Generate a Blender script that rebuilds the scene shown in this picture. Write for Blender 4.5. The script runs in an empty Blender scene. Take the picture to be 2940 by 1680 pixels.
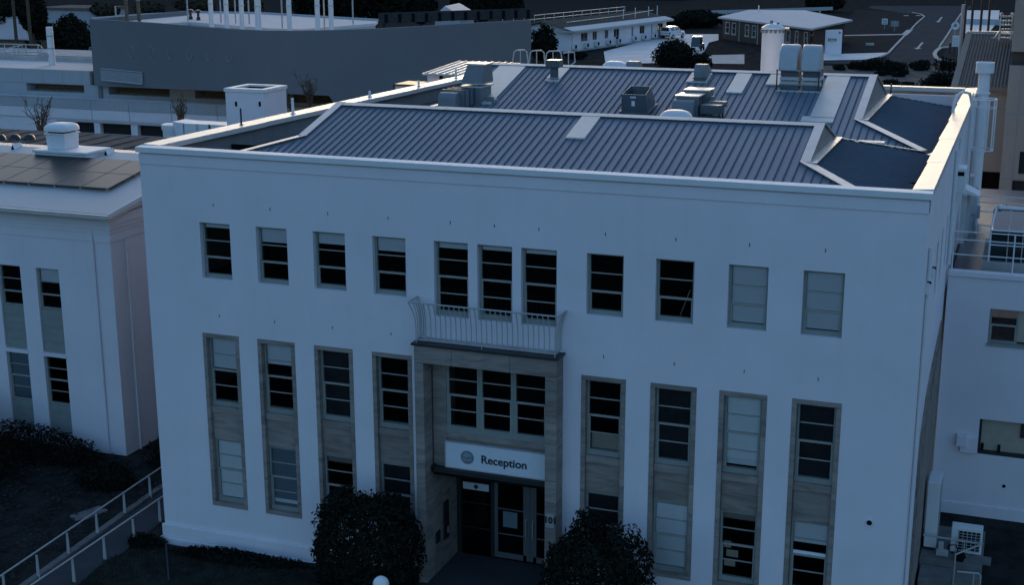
import bpy, bmesh, math, random
from mathutils import Vector, Matrix
rnd = random.Random(7)
SC = bpy.context.scene
COL = SC.collection

# ------------------------------------------------------------------ camera
CAMP = Vector((24.1908, -33.5144, 18.4123))
YAW, PIT, ROL, FPX = -0.3589, 0.2538, -0.0024, 3949.17
FWD = Vector((math.sin(YAW)*math.cos(PIT), math.cos(YAW)*math.cos(PIT), -math.sin(PIT)))
RT0 = Vector((math.cos(YAW), -math.sin(YAW), 0)); UP0 = RT0.cross(FWD)
RT = RT0*math.cos(ROL) + UP0*math.sin(ROL); UPV = UP0*math.cos(ROL) - RT0*math.sin(ROL)
cam = bpy.data.cameras.new('camera'); camo = bpy.data.objects.new('camera', cam); COL.objects.link(camo)
cam.sensor_fit = 'HORIZONTAL'; cam.sensor_width = 36; cam.lens = FPX/2940*36
cam.clip_start = 0.5; cam.clip_end = 3000
M = Matrix.Identity(4)
for i in range(3):
    M[i][0] = RT[i]; M[i][1] = UPV[i]; M[i][2] = -FWD[i]; M[i][3] = CAMP[i]
camo.matrix_world = M
SC.camera = camo

# ------------------------------------------------------------------ sky, sun, exposure
SUN_EL, SUN_AZ = math.radians(6), math.radians(-17)      # azimuth from +Y, negative to the left
world = bpy.data.worlds.new("World"); SC.world = world; world.use_nodes = True
wn = world.node_tree
sky = wn.nodes.new('ShaderNodeTexSky'); sky.sky_type = 'NISHITA'; sky.sun_disc = False
sky.sun_elevation = SUN_EL; sky.sun_rotation = SUN_AZ
sky.ozone_density = 3.2; sky.air_density = 1.0; sky.dust_density = 4.0; sky.altitude = 0
bg = wn.nodes['Background']; wn.links.new(sky.outputs[0], bg.inputs[0]); bg.inputs[1].default_value = 0.15
sl = bpy.data.lights.new('sun', 'SUN'); so = bpy.data.objects.new('sun', sl); COL.objects.link(so)
sl.energy = 0.5; sl.angle = math.radians(10); sl.color = (1.0, 0.66, 0.36)
sdir = Vector((math.sin(SUN_AZ)*math.cos(SUN_EL), math.cos(SUN_AZ)*math.cos(SUN_EL), math.sin(SUN_EL)))
so.rotation_euler = sdir.to_track_quat('Z', 'Y').to_euler(); so.location = (0, 60, 60)
SC.view_settings.view_transform = 'Standard'; SC.view_settings.look = 'None'
SC.view_settings.gamma = 1.0; SC.view_settings.use_curve_mapping = False
SC.view_settings.exposure = 1.72
SC.render.engine = 'CYCLES'
SC.cycles.max_bounces = 6; SC.cycles.diffuse_bounces = 3; SC.cycles.glossy_bounces = 3
SC.cycles.transparent_max_bounces = 8; SC.cycles.transmission_bounces = 4
SC.cycles.caustics_reflective = False; SC.cycles.caustics_refractive = False
SC.cycles.use_denoising = True

# ------------------------------------------------------------------ helpers
def at(px, py, x=None, y=None, z=None):
    """point of a plane seen at a photo position (full photo pixels)"""
    d = FWD*FPX + RT*(px-1470) + UPV*(840-py)
    if x is not None: t = (x-CAMP.x)/d.x
    elif y is not None: t = (y-CAMP.y)/d.y
    else: t = (z-CAMP.z)/d.z
    return CAMP + d*t
def A(name):
    o = {'A1': (0, 0), 'A2': (740, 0), 'A3': (1460, 0), 'A4': (2180, 0), 'B1': (0, 560), 'B2': (740, 560), 'B3': (1460, 560),
         'B4': (2180, 560), 'C1': (0, 1120), 'C2': (740, 1120), 'C3': (1460, 1120), 'C4': (2180, 1120)}[name]
    return lambda px, py, **k: at(o[0]+px/2.6, o[1]+py/2.6, **k)
A1, A2, A3, A4, B1, B2, B3, B4, C1, C2, C3, C4 = [A(n) for n in ('A1','A2','A3','A4','B1','B2','B3','B4','C1','C2','C3','C4')]

MATS = {}
def mat(name, col, rough=0.6, metal=0.0, var=0.12, scale=3.0, bump=0.0, bscale=30.0, spec=0.5, stretch=(1,1,1), detail=6.0, dirt=None):
    m = bpy.data.materials.new(name); m.use_nodes = True; nt = m.node_tree; b = nt.nodes['Principled BSDF']
    b.inputs['Roughness'].default_value = rough; b.inputs['Metallic'].default_value = metal
    b.inputs['Specular IOR Level'].default_value = spec if rough < .7 else 0.0
    tc = nt.nodes.new('ShaderNodeNewGeometry'); mp = nt.nodes.new('ShaderNodeMapping'); mp.inputs['Scale'].default_value = stretch
    nt.links.new(tc.outputs['Position'], mp.inputs[0])
    n = nt.nodes.new('ShaderNodeTexNoise'); n.inputs['Scale'].default_value = scale; n.inputs['Detail'].default_value = detail
    n.inputs['Roughness'].default_value = 0.62
    nt.links.new(mp.outputs[0], n.inputs['Vector'])
    r = nt.nodes.new('ShaderNodeValToRGB')
    c0 = [max(0, c*(1-var)) for c in col]; c1 = [min(1, c*(1+var)) for c in col]
    r.color_ramp.elements[0].position = 0.3; r.color_ramp.elements[1].position = 0.7
    r.color_ramp.elements[0].color = (*c0, 1); r.color_ramp.elements[1].color = (*c1, 1)
    nt.links.new(n.outputs['Fac'], r.inputs[0])
    out = r.outputs[0]
    if dirt:                                   # vertical rain streaks: dirt = (colour, amount)
        mp2 = nt.nodes.new('ShaderNodeMapping'); mp2.inputs['Scale'].default_value = (2.2, 2.2, 0.16)
        nt.links.new(tc.outputs['Position'], mp2.inputs[0])
        n2 = nt.nodes.new('ShaderNodeTexNoise'); n2.inputs['Scale'].default_value = 1.6; n2.inputs['Detail'].default_value = 8
        nt.links.new(mp2.outputs[0], n2.inputs['Vector'])
        r2 = nt.nodes.new('ShaderNodeValToRGB'); r2.color_ramp.elements[0].position = 0.5; r2.color_ramp.elements[1].position = 0.78
        r2.color_ramp.elements[0].color = (0,0,0,1); r2.color_ramp.elements[1].color = (dirt[1],)*3+(1,)
        nt.links.new(n2.outputs['Fac'], r2.inputs[0])
        mx = nt.nodes.new('ShaderNodeMix'); mx.data_type = 'RGBA'
        nt.links.new(r2.outputs[0], mx.inputs[0]); nt.links.new(out, mx.inputs[6]); mx.inputs[7].default_value = (*dirt[0], 1)
        out = mx.outputs[2]
    nt.links.new(out, b.inputs['Base Color'])
    if bump:
        nb = nt.nodes.new('ShaderNodeTexNoise'); nb.inputs['Scale'].default_value = bscale; nb.inputs['Detail'].default_value = 4
        nt.links.new(mp.outputs[0], nb.inputs['Vector'])
        bp = nt.nodes.new('ShaderNodeBump'); bp.inputs['Strength'].default_value = bump; bp.inputs['Distance'].default_value = 0.02
        nt.links.new(nb.outputs['Fac'], bp.inputs['Height']); nt.links.new(bp.outputs[0], b.inputs['Normal'])
    MATS[name] = m
    return m
mat('wall', (.735,.684,.716), .75, var=.05, scale=.45, bump=.12, bscale=25, spec=.25, dirt=((.55,.55,.54), .14))
mat('wall_grey', (.185,.19,.20), .7, var=.03, scale=.35, spec=.25, dirt=((.16,.165,.17), .2))
mat('wall_panel', (.40,.41,.43), .7, var=.05, scale=.5, spec=.25, dirt=((.3,.3,.3), .3))
mat('concrete', (.42,.41,.39), .85, var=.15, scale=1.2, bump=.2)
mat('paving', (.64,.62,.60), .85, var=.14, scale=.35, bump=.2)
mat('asphalt', (.062,.064,.070), .9, var=.18, scale=.6, bump=.3)
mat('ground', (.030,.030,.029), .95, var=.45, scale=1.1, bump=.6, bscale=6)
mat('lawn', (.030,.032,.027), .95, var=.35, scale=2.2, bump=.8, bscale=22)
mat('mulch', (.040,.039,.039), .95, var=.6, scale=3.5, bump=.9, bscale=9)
mat('tan_gravel', (.12,.115,.105), .95, var=.3, scale=.9, bump=.4)
mat('frame', (.25,.27,.25), .55, var=.08)
mat('bar', (.34,.32,.29), .5, var=.06)
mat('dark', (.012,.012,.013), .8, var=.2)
mat('black_metal', (.02,.02,.022), .5, var=.2)
mat('blind', (.80,.81,.84), .8, var=.04, scale=1.5)
mat('blind_tint', (.16,.21,.25), .6, var=.06)
mat('cream_card', (.42,.36,.29), .8, var=.08)
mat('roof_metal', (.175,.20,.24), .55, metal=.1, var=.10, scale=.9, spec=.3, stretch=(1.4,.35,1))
mat('roof_rib', (.115,.135,.165), .75, metal=.0, var=.08)  # darker than the pans: shadow sides of the ribs put into the colour
mat('hip_metal_shaded', (.022,.030,.045), .74, metal=.0, var=.08)  # roof metal darkened; shade on the turned-away hip slopes put into the colour
mat('zinc', (.58,.55,.52), .36, metal=.0, var=.07, scale=2.5, spec=.10, bump=.25, bscale=3.5, stretch=(.25,2.2,1), dirt=((.5,.48,.45), .35))
mat('flash', (.58,.52,.48), .45, metal=.25, var=.10, scale=2.0, spec=.5)
mat('skylight', (.60,.54,.49), .45, metal=.15, var=.07, scale=2.2, spec=.5, dirt=((.5,.47,.42), .35))
mat('duct', (.17,.185,.20), .55, metal=.1, var=.10, scale=2.0)
mat('duct_dark', (.085,.10,.12), .5, metal=.15, var=.12, scale=2.0)
mat('white_paint', (.72,.705,.71), .6, var=.04, scale=2.0, spec=.2)
mat('cowl', (.40,.42,.44), .5, metal=.1, var=.06, scale=2.0)
mat('road_paint', (.42,.42,.42), .85, var=.15, scale=3)
mat('net', (.035,.036,.040), .9, var=.25, scale=2)
mat('rail_timber', (.055,.056,.058), .85, var=.2)
mat('house_roof', (.60,.575,.56), .75, var=.05, scale=.4, dirt=((.42,.41,.40), .3))
mat('blind_bright', (.93,.93,.95), .8, var=.02)
mat('door_metal', (.13,.135,.14), .5, metal=.1, var=.05)
mat('edge_dark', (.06,.065,.07), .9)
mat('side_wall_shaded', (.25,.25,.255), .8, var=.08, scale=.6, dirt=((.17,.17,.17), .4))  # darkened to cut bounce into the gap; inner parapet shade put into the colour
mat('slab', (.17,.165,.16), .9, var=.2)
mat('galv', (.48,.48,.48), .5, metal=.15, var=.08)
mat('rail_paint', (.40,.39,.375), .5, var=.06)
mat('rail_grey', (.34,.36,.38), .5, var=.06)
mat('solar', (.030,.027,.026), .36, var=.15, scale=.6, spec=.13)
mat('solar_line', (.13,.12,.115), .6, spec=.15, var=.05)
mat('old_line', (.22,.21,.20), .35, var=.05)
mat('tile_roof', (.15,.13,.115), .8, var=.2, scale=2.0)
mat('white_roof', (.50,.47,.45), .6, spec=.2, var=.05, scale=.4, dirt=((.5,.5,.5), .25))
mat('brick', (.10,.072,.06), .85, var=.25, scale=9.0)
mat('clad', (.19,.175,.16), .75, metal=.0, var=.08, scale=.8)
mat('beige', (.27,.25,.225), .75, var=.05, scale=.4, dirt=((.3,.28,.25), .3))
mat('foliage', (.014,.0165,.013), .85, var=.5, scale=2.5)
mat('foliage_dry', (.055,.048,.034), .7, var=.4, scale=3.0)
mat('bark', (.085,.07,.055), .9, var=.3, scale=6)
mat('tyre', (.02,.02,.02), .85)
mat('car_white', (.74,.75,.77), .3, var=.02, spec=.6)
mat('car_glass', (.02,.025,.03), .12, var=.05, spec=.7)
mat('cart_body', (.05,.065,.09), .35, var=.05)
mat('red_lens', (.25,.02,.015), .3)
mat('timber', (.16,.125,.09), .8, var=.3, scale=5)
mat('sign_white', (.66,.68,.72), .4, var=.02)
mat('sign_text', (.02,.025,.03), .5, var=.02)
mat('emblem', (.17,.20,.22), .5, var=.03)
mat('emblem_pale', (.27,.31,.35), .5, var=.03)
mat('globe', (.78,.78,.78), .2, var=.01)
def stone_mat():
    m = bpy.data.materials.new('stone'); m.use_nodes = True; nt = m.node_tree; b = nt.nodes['Principled BSDF']
    b.inputs['Roughness'].default_value = .85; b.inputs['Specular IOR Level'].default_value = .2
    g = nt.nodes.new('ShaderNodeNewGeometry'); oi = nt.nodes.new('ShaderNodeObjectInfo')
    ad = nt.nodes.new('ShaderNodeVectorMath'); ad.operation = 'MULTIPLY_ADD'
    nt.links.new(oi.outputs['Random'], ad.inputs[0]); ad.inputs[1].default_value = (13, 7, 9); nt.links.new(g.outputs['Position'], ad.inputs[2])
    mp = nt.nodes.new('ShaderNodeMapping'); mp.inputs['Rotation'].default_value = (0, math.radians(28), 0); mp.inputs['Scale'].default_value = (.5, .5, 2.6)
    nt.links.new(ad.outputs[0], mp.inputs[0])
    n = nt.nodes.new('ShaderNodeTexNoise'); n.inputs['Scale'].default_value = 1.7; n.inputs['Detail'].default_value = 9; n.inputs['Distortion'].default_value = 1.2
    nt.links.new(mp.outputs[0], n.inputs['Vector'])
    r = nt.nodes.new('ShaderNodeValToRGB'); e = r.color_ramp.elements
    e[0].position = .28; e[0].color = (.195,.16,.142,1); e[1].position = .75; e[1].color = (.36,.30,.265,1)
    k = e.new(.5); k.color = (.285,.236,.208,1)
    nt.links.new(n.outputs['Fac'], r.inputs[0])
    hs = nt.nodes.new('ShaderNodeHueSaturation'); mr = nt.nodes.new('ShaderNodeMapRange')
    mr.inputs[3].default_value = .82; mr.inputs[4].default_value = 1.08
    nt.links.new(oi.outputs['Random'], mr.inputs[0]); nt.links.new(mr.outputs[0], hs.inputs['Value']); nt.links.new(r.outputs[0], hs.inputs['Color'])
    nt.links.new(hs.outputs[0], b.inputs['Base Color'])
    bp = nt.nodes.new('ShaderNodeBump'); bp.inputs['Strength'].default_value = .25; bp.inputs['Distance'].default_value = .02
    nt.links.new(n.outputs['Fac'], bp.inputs['Height']); nt.links.new(bp.outputs[0], b.inputs['Normal'])
    MATS['stone'] = m
stone_mat()
def glass_mat():
    m = bpy.data.materials.new('glass'); m.use_nodes = True; nt = m.node_tree
    for x in list(nt.nodes): nt.nodes.remove(x)
    o = nt.nodes.new('ShaderNodeOutputMaterial'); t = nt.nodes.new('ShaderNodeBsdfTransparent'); t.inputs[0].default_value = (.92,.94,.95,1)
    gl = nt.nodes.new('ShaderNodeBsdfGlossy'); gl.inputs['Roughness'].default_value = .03; gl.inputs[0].default_value = (.9,.9,.9,1)
    f = nt.nodes.new('ShaderNodeFresnel'); f.inputs[0].default_value = 1.45
    n = nt.nodes.new('ShaderNodeTexNoise'); n.inputs['Scale'].default_value = .9; g = nt.nodes.new('ShaderNodeNewGeometry'); nt.links.new(g.outputs['Position'], n.inputs['Vector'])
    bp = nt.nodes.new('ShaderNodeBump'); bp.inputs['Strength'].default_value = .02; nt.links.new(n.outputs['Fac'], bp.inputs['Height'])
    nt.links.new(bp.outputs[0], gl.inputs['Normal'])
    mx = nt.nodes.new('ShaderNodeMixShader'); nt.links.new(f.outputs[0], mx.inputs[0]); nt.links.new(t.outputs[0], mx.inputs[1]); nt.links.new(gl.outputs[0], mx.inputs[2])
    nt.links.new(mx.outputs[0], o.inputs[0]); MATS['glass'] = m
glass_mat()

def worigin(o):
    v = Vector((0,0,0))
    while o is not None: v = v + o.location; o = o.parent
    return v
class MB:
    def __init__(s): s.v = []; s.f = []
    def add(s, vs, fs):
        n = len(s.v); s.v += [tuple(p) for p in vs]; s.f += [tuple(i+n for i in f) for f in fs]; return s
    def hexa(s, p):   # 0-3 bottom ccw, 4-7 top
        return s.add(p, [(3,2,1,0),(4,5,6,7),(0,1,5,4),(1,2,6,5),(2,3,7,6),(3,0,4,7)])
    def box(s, x0, x1, y0, y1, z0, z1):
        if x0 > x1: x0, x1 = x1, x0
        if y0 > y1: y0, y1 = y1, y0
        if z0 > z1: z0, z1 = z1, z0
        return s.hexa([(x0,y0,z0),(x1,y0,z0),(x1,y1,z0),(x0,y1,z0),(x0,y0,z1),(x1,y0,z1),(x1,y1,z1),(x0,y1,z1)])
    def obox(s, c, u, v, w, a, b, h):  # centre of base c, axes u, v, half sizes a, b, height h along w
        c = Vector(c); u = Vector(u).normalized()*a; v = Vector(v).normalized()*b; w = Vector(w).normalized()*h
        q = [c-u-v, c+u-v, c+u+v, c-u+v]
        return s.hexa(q+[p+w for p in q])
    def prism(s, poly, ext):
        ext = Vector(ext); n = len(poly); P = [Vector(p) for p in poly]; vs = P + [p+ext for p in P]
        nrm = Vector((0,0,0))
        for i in range(n): nrm += P[i].cross(P[(i+1) % n])
        flip = nrm.dot(ext) > 0
        fs = [tuple(range(n)) if not flip else tuple(reversed(range(n))), tuple(range(n,2*n)) if flip else tuple(reversed(range(n,2*n)))]
        for i in range(n):
            j = (i+1) % n
            fs.append((i,j,n+j,n+i) if flip else (j,i,n+i,n+j))
        return s.add(vs, fs)
    def tube(s, pts, r, n=8, r1=None, closed=False):
        P = [Vector(p) for p in pts]; m = len(P); rings = []
        ref = None
        for i in range(m):
            if closed: d = (P[(i+1) % m]-P[i-1])
            else: d = (P[min(i+1,m-1)]-P[max(i-1,0)])
            d.normalize()
            if ref is None: ref = d.orthogonal().normalized()
            a = (ref - d*ref.dot(d))
            if a.length < 1e-5: a = d.orthogonal()
            a.normalize(); ref = a; b = d.cross(a)
            rr = r if r1 is None else r+(r1-r)*i/(m-1)
            rings.append([P[i]+a*(rr*math.cos(2*math.pi*k/n))+b*(rr*math.sin(2*math.pi*k/n)) for k in range(n)])
        vs = [p for g in rings for p in g]; fs = []
        for i in range(m if closed else m-1):
            i2 = (i+1) % m
            for k in range(n): fs.append((i*n+k, i*n+(k+1) % n, i2*n+(k+1) % n, i2*n+k))
        if not closed: fs += [tuple(reversed(range(n))), tuple((m-1)*n+k for k in range(n))]
        return s.add(vs, fs)
    def lathe(s, c, prof, n=20):
        c = Vector(c); vs = []; fs = []
        for r, z in prof:
            for k in range(n): vs.append(c+Vector((r*math.cos(2*math.pi*k/n), r*math.sin(2*math.pi*k/n), z)))
        for i in range(len(prof)-1):
            for k in range(n): fs.append((i*n+k, i*n+(k+1) % n, (i+1)*n+(k+1) % n, (i+1)*n+k))
        fs += [tuple(reversed(range(n))), tuple((len(prof)-1)*n+k for k in range(n))]
        return s.add(vs, fs)
    def quad(s, *p): return s.add(p, [tuple(range(len(p)))])
    def build(s, name, m, parent=None, smooth=False, bevel=0, fix=False, label=None):
        o0 = worigin(parent)
        me = bpy.data.meshes.new(name); me.from_pydata([tuple(Vector(p)-o0) for p in s.v], [], s.f); me.update()
        if fix:
            bm = bmesh.new(); bm.from_mesh(me); bmesh.ops.recalc_face_normals(bm, faces=bm.faces); bm.to_mesh(me); bm.free()
        if smooth:
            me.polygons.foreach_set('use_smooth', [True]*len(me.polygons))
            try: me.set_sharp_from_angle(angle=math.radians(40))
            except Exception: pass
        me.materials.append(MATS[m] if isinstance(m, str) else m)
        o = bpy.data.objects.new(name, me); COL.objects.link(o); o.parent = parent
        if bevel:
            bv = o.modifiers.new('bevel', 'BEVEL'); bv.width = bevel; bv.segments = 2; bv.limit_method = 'ANGLE'
        if label: o['label'] = label
        return o
def tag(o, label, cat, group=None):
    o['label'] = label; o['category'] = cat
    if group: o['group'] = group
    return o
def thing(name, label, cat, loc, group=None):
    o = bpy.data.objects.new(name, None); COL.objects.link(o); o.location = loc; o.empty_display_size = .3
    return tag(o, label, cat, group)
def struct(o): o['kind'] = 'structure'; return o
def stuff(o): o['kind'] = 'stuff'; return o
def copy_tree(o, parent=None):
    c = o.copy(); COL.objects.link(c); c.parent = parent
    for ch in list(o.children): copy_tree(ch, c)
    return c
class Fr:   # a vertical wall frame: u along the wall, d inward, z up
    def __init__(s, p0, u):
        s.p = Vector((p0[0], p0[1], 0)); s.u = Vector((u[0], u[1], 0)).normalized(); s.n = Vector((s.u.y, -s.u.x, 0))
    def pt(s, u, d, z): return s.p + s.u*u - s.n*d + Vector((0,0,z))
    def box(s, mb, u0, u1, d0, d1, z0, z1):
        if u0 > u1: u0, u1 = u1, u0
        if d0 > d1: d0, d1 = d1, d0
        q = [s.pt(u0,d0,z0), s.pt(u1,d0,z0), s.pt(u1,d1,z0), s.pt(u0,d1,z0)]
        return mb.hexa(q+[p+Vector((0,0,z1-z0)) for p in q])
    def wall(s, mb, L, z0, z1, ops, depth, u0=0.0, bottom=None):
        us = sorted({u0, L} | {o[0] for o in ops} | {o[1] for o in ops}); zs = sorted({z0, z1} | {o[2] for o in ops} | {o[3] for o in ops})
        for i in range(len(us)-1):
            for j in range(len(zs)-1):
                cu, cz = (us[i]+us[i+1])/2, (zs[j]+zs[j+1])/2
                if any(o[0] < cu < o[1] and o[2] < cz < o[3] for o in ops): continue
                mb.quad(s.pt(us[i],0,zs[j]), s.pt(us[i+1],0,zs[j]), s.pt(us[i+1],0,zs[j+1]), s.pt(us[i],0,zs[j+1]))
        for a, b, c, d in ops:
            for e in ([(a,c),(a,d)], [(a,d),(b,d)], [(b,d),(b,c)], [(b,c),(a,c)]):
                (ua, za), (ub, zb) = e
                mb.quad(s.pt(ua,0,za), s.pt(ua,depth,za), s.pt(ub,depth,zb), s.pt(ub,0,zb))
        return mb
def window(parent, fr, u0, u1, z0, z1, d, rows=3, cols=1, fw=.055, meet=None, blind=0, blind_mat='blind', frame='frame', bar='bar', pane_obj=True, sill=.09, horn=True, openfrac=0):
    """frame mesh (the window part) with panes, bars and a blind as sub-parts; d = depth of the glass behind the wall face"""
    mb = MB()
    fr.box(mb, u0, u0+fw, d-.05, d+.05, z0+sill, z1-fw); fr.box(mb, u1-fw, u1, d-.05, d+.05, z0+sill, z1-fw)
    fr.box(mb, u0, u1, d-.05, d+.05, z1-fw, z1); fr.box(mb, u0, u1, d-.07, d+.05, z0, z0+sill)
    w = mb.build('window', frame, parent)
    gu0, gu1, gz0, gz1 = u0+fw, u1-fw, z0+sill, z1-fw
    b = MB(); ph = (gz1-gz0)/rows; pw = (gu1-gu0)/cols
    if meet is None: meet = 1 if rows == 3 else rows//2
    for k in range(1, rows):
        z = gz0+k*ph; t = .028 if k == meet else .014
        fr.box(b, gu0, gu1, d-(.035 if k == meet else .02), d+.02, z-t, z+t)
    for k in range(1, cols):
        u = gu0+k*pw; fr.box(b, u-.03, u+.03, d-.045, d+.035, gz0, gz1)
    if horn and meet:
        zz = gz0+meet*ph; fr.box(b, gu0, gu0+.03, d-.04, d+.024, gz0, zz-.03); fr.box(b, gu1-.03, gu1, d-.04, d+.024, gz0, zz-.03)
        um = (gu0+gu1)/2; fr.box(b, um-.035, um+.035, d-.05, d-.036, zz+.002, zz+.045)
    b.build('glazing_bar', bar, w)
    for k in range(rows):
        for c in range(cols):
            p = MB(); za, zb = gz0+k*ph, gz0+(k+1)*ph; ua, ub = gu0+c*pw, gu0+(c+1)*pw
            p.quad(fr.pt(ua,d+.005,za), fr.pt(ub,d+.005,za), fr.pt(ub,d+.005,zb), fr.pt(ua,d+.005,zb)); p.build('pane', 'glass', w)
    if blind:
        p = MB(); zb = gz1-(gz1-gz0)*blind
        fr.box(p, gu0+.005, gu1-.005, d+.03, d+.045, zb, gz1); fr.box(p, gu0+.005, gu1-.005, d+.024, d+.05, zb-.025, zb)
        p.build('blind', blind_mat, w)
    return w
def clip_poly(poly, a, b, c):  # keep a*x+b*y<=c  (2D)
    out = []
    for i in range(len(poly)):
        p, q = poly[i], poly[(i+1) % len(poly)]; dp, dq = a*p[0]+b*p[1]-c, a*q[0]+b*q[1]-c
        if dp <= 0: out.append(p)
        if (dp < 0 < dq) or (dq < 0 < dp):
            t = dp/(dp-dq); out.append((p[0]+(q[0]-p[0])*t, p[1]+(q[1]-p[1])*t))
    return out
def strip(poly, axis, lo, hi):
    a, b = (1, 0) if axis == 0 else (0, 1)
    return clip_poly(clip_poly(poly, a, b, hi), -a, -b, -lo)
def leaves(name, m, parent, c, rad, n, size, seed=0, shell=.55, flat=0.0, clumps=26, base=0.0, core=True):
    """a crown made of many small leaf faces grouped in clumps, with an uneven outline"""
    r = random.Random(seed); c = Vector(c); mb = MB(); V = []; F = []
    cl = []
    for _ in range(clumps):
        d = Vector((r.gauss(0,1), r.gauss(0,1), r.gauss(0,1))).normalized(); cl.append((d, r.uniform(.82, 1.13)))
    for i in range(n):
        d = Vector((r.gauss(0,1), r.gauss(0,1), r.gauss(0,1))).normalized()
        k = max(cl, key=lambda q: q[0].dot(d)); near = k[0].dot(d)
        rr = (shell + (1-shell)*r.random()**.5) * (k[1] if near > .8 else k[1]*.86) * r.uniform(.96, 1.05)
        p = c + Vector((d.x*rad[0]*rr, d.y*rad[1]*rr, d.z*rad[2]*rr))
        if p.z < base: p.z = base + r.random()*.25
        nn = (d*1.2 + Vector((r.gauss(0,.7), r.gauss(0,.7), r.gauss(0,.7)+.25))).normalized()
        t = nn.orthogonal().normalized(); ang = r.uniform(0, 6.28); bt = nn.cross(t)
        a = t*math.cos(ang)+bt*math.sin(ang); b = nn.cross(a); s = size*r.uniform(.6, 1.35)
        i0 = len(V); V += [p-a*s, p-b*s*.42, p+a*s, p+b*s*.42]; F.append((i0,i0+1,i0+2,i0+3))
    mb.v = [tuple(p) for p in V]; mb.f = F
    return mb.build(name, m, parent)
def branches(name, m, parent, base, h, n, seed, spread=.5, r0=.05, twigs=4):
    r = random.Random(seed); mb = MB(); base = Vector(base)
    for i in range(n):
        a = r.uniform(0, 6.28); sp = spread*r.uniform(.2, 1)
        pts = [base]; p = base.copy(); hh = h*r.uniform(.6, 1.0)
        for k in range(1, 5):
            p = base + Vector((math.cos(a)*sp*hh*(k/4)**1.3, math.sin(a)*sp*hh*(k/4)**1.3, hh*k/4)) + Vector((r.gauss(0,.03*h), r.gauss(0,.03*h), 0)); pts.append(p)
        mb.tube(pts, r0, 5, r0*.25)
        for t in range(twigs):
            k = r.uniform(.35, .95)*4; i0 = int(k); q = pts[i0].lerp(pts[min(i0+1,4)], k-i0)
            e = q + Vector((r.gauss(0,1), r.gauss(0,1), abs(r.gauss(.5,.4)))).normalized()*h*r.uniform(.1,.26)
            mb.tube([q, q.lerp(e,.5)+Vector((0,0,.02*h)), e], r0*.4, 4, r0*.12)
    return mb.build(name, m, parent)
# ------------------------------------------------------------------ ground
SUN_BLOCK_H = 30
def sst(a, b, x):
    t = max(0, min(1, (x-a)/(b-a))); return t*t*(3-2*t)
def hgt(x, y):
    front = .42*sst(1.5, 8.5, x)*(1-sst(15, 21, x))*(1-sst(-1, 3, y))*(1-sst(12, 25, -y))
    return front + 3.0*sst(92, 124, y)*sst(-75, -45, x)
def ground_sheet(name, xs, ys, m, dz=0.0, noise=0.0):
    vs = []; fs = []; n = len(xs)
    for y in ys:
        for x in xs: vs.append((x, y, hgt(x, y)+dz+noise*rnd.uniform(-1,1)))
    for j in range(len(ys)-1):
        for i in range(n-1): fs.append((j*n+i, j*n+i+1, (j+1)*n+i+1, (j+1)*n+i))
    mb = MB(); mb.add(vs, fs); return struct(mb.build(name, m, smooth=True))
gx = [-1500, -700, -350, -200, -140] + list(range(-110, -19, 6)) + list(range(-18, 30, 1)) + [32, 36, 42, 50, 60, 80, 110, 160, 300, 700, 1500]
gy = [-1500, -600, -250, -120, -70, -45, -35] + list(range(-30, 14, 1)) + list(range(15, 90, 6)) + list(range(92, 130, 3)) + [135, 150, 175, 200, 230, 270, 330, 420, 600, 900, 1500]
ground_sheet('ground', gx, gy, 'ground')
# unseen hills with trees, added behind the site to block low sun
hv = []; hf = []; hx = [-900+40*i for i in range(50)]; hy = [375, 400, 430, 460, 490, 530, 580, 640, 720]; r_ = random.Random(3)
for j, y in enumerate(hy):
    for x in hx:
        e = [0, .25, .6, .88, 1.0, .96, .8, .4, 0][j]; k = sst(-900, -500, x)*(1-sst(300, 1000, x))
        hv.append((x+r_.uniform(-9,9), y+r_.uniform(-9,9), 2.5+e*k*(SUN_BLOCK_H+r_.uniform(-5,5))))
for j in range(len(hy)-1):
    for i in range(len(hx)-1): hf.append((j*50+i, j*50+i+1, (j+1)*50+i+1, (j+1)*50+i))
mb = MB(); mb.add(hv, hf); struct(mb.build('sun_block_hill', 'foliage', smooth=True))
r_ = random.Random(4); mb = MB()
for _ in range(5200):
    i = r_.randrange(49); j = r_.randrange(1, 6); a = Vector(hv[j*50+i]); b = Vector(hv[(j+1)*50+i+1]); o = a.lerp(b, r_.random())+Vector((r_.uniform(-18,18), 0, r_.uniform(-1,3)))
    rr = r_.uniform(1.6, 3.6); n5 = [o+Vector((rr*math.cos(t)*r_.uniform(.7,1.2), rr*math.sin(t)*r_.uniform(.7,1.2), 0)) for t in (0,1.25,2.5,3.8,5)]; top = o+Vector((0,0,rr*r_.uniform(1.0,1.9)))
    mb.add(n5+[top], [(k, (k+1) % 5, 5) for k in range(5)])
stuff(mb.build('sun_block_wood', 'foliage'))

# ------------------------------------------------------------------ main building
H = 12.5; W = 22.2; D = 24.4
TX = [1.921,3.787,5.627,7.486,9.340,10.617,11.877,13.709,15.575,17.460,19.332]; TW = 1.008
SX = [1.792,3.653,5.523,7.369,13.592,15.505,17.340,19.211]; SW = 1.241
ZTt, ZTb, ZFb, ZSt, ZSb = 10.381, 8.709, 8.252, 7.025, 1.511
office = thing('office_building', 'large white three storey office building with sandstone entrance and grey metal roof', 'building', (11.1, 0, 0))
PX0, PX1, PZ = 8.93, 13.09, 7.6
F = Fr((0,0), (1,0))
ops = [(x, x+TW, ZFb if 4 <= i <= 6 else ZTb, ZTt) for i, x in enumerate(TX)] + [(x, x+SW, ZSb, ZSt) for x in SX] + [(PX0+.1, PX1-.1, -.6, 7.3)]
mb = MB(); F.wall(mb, W, -.6, 12.0, ops, .26)
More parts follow.
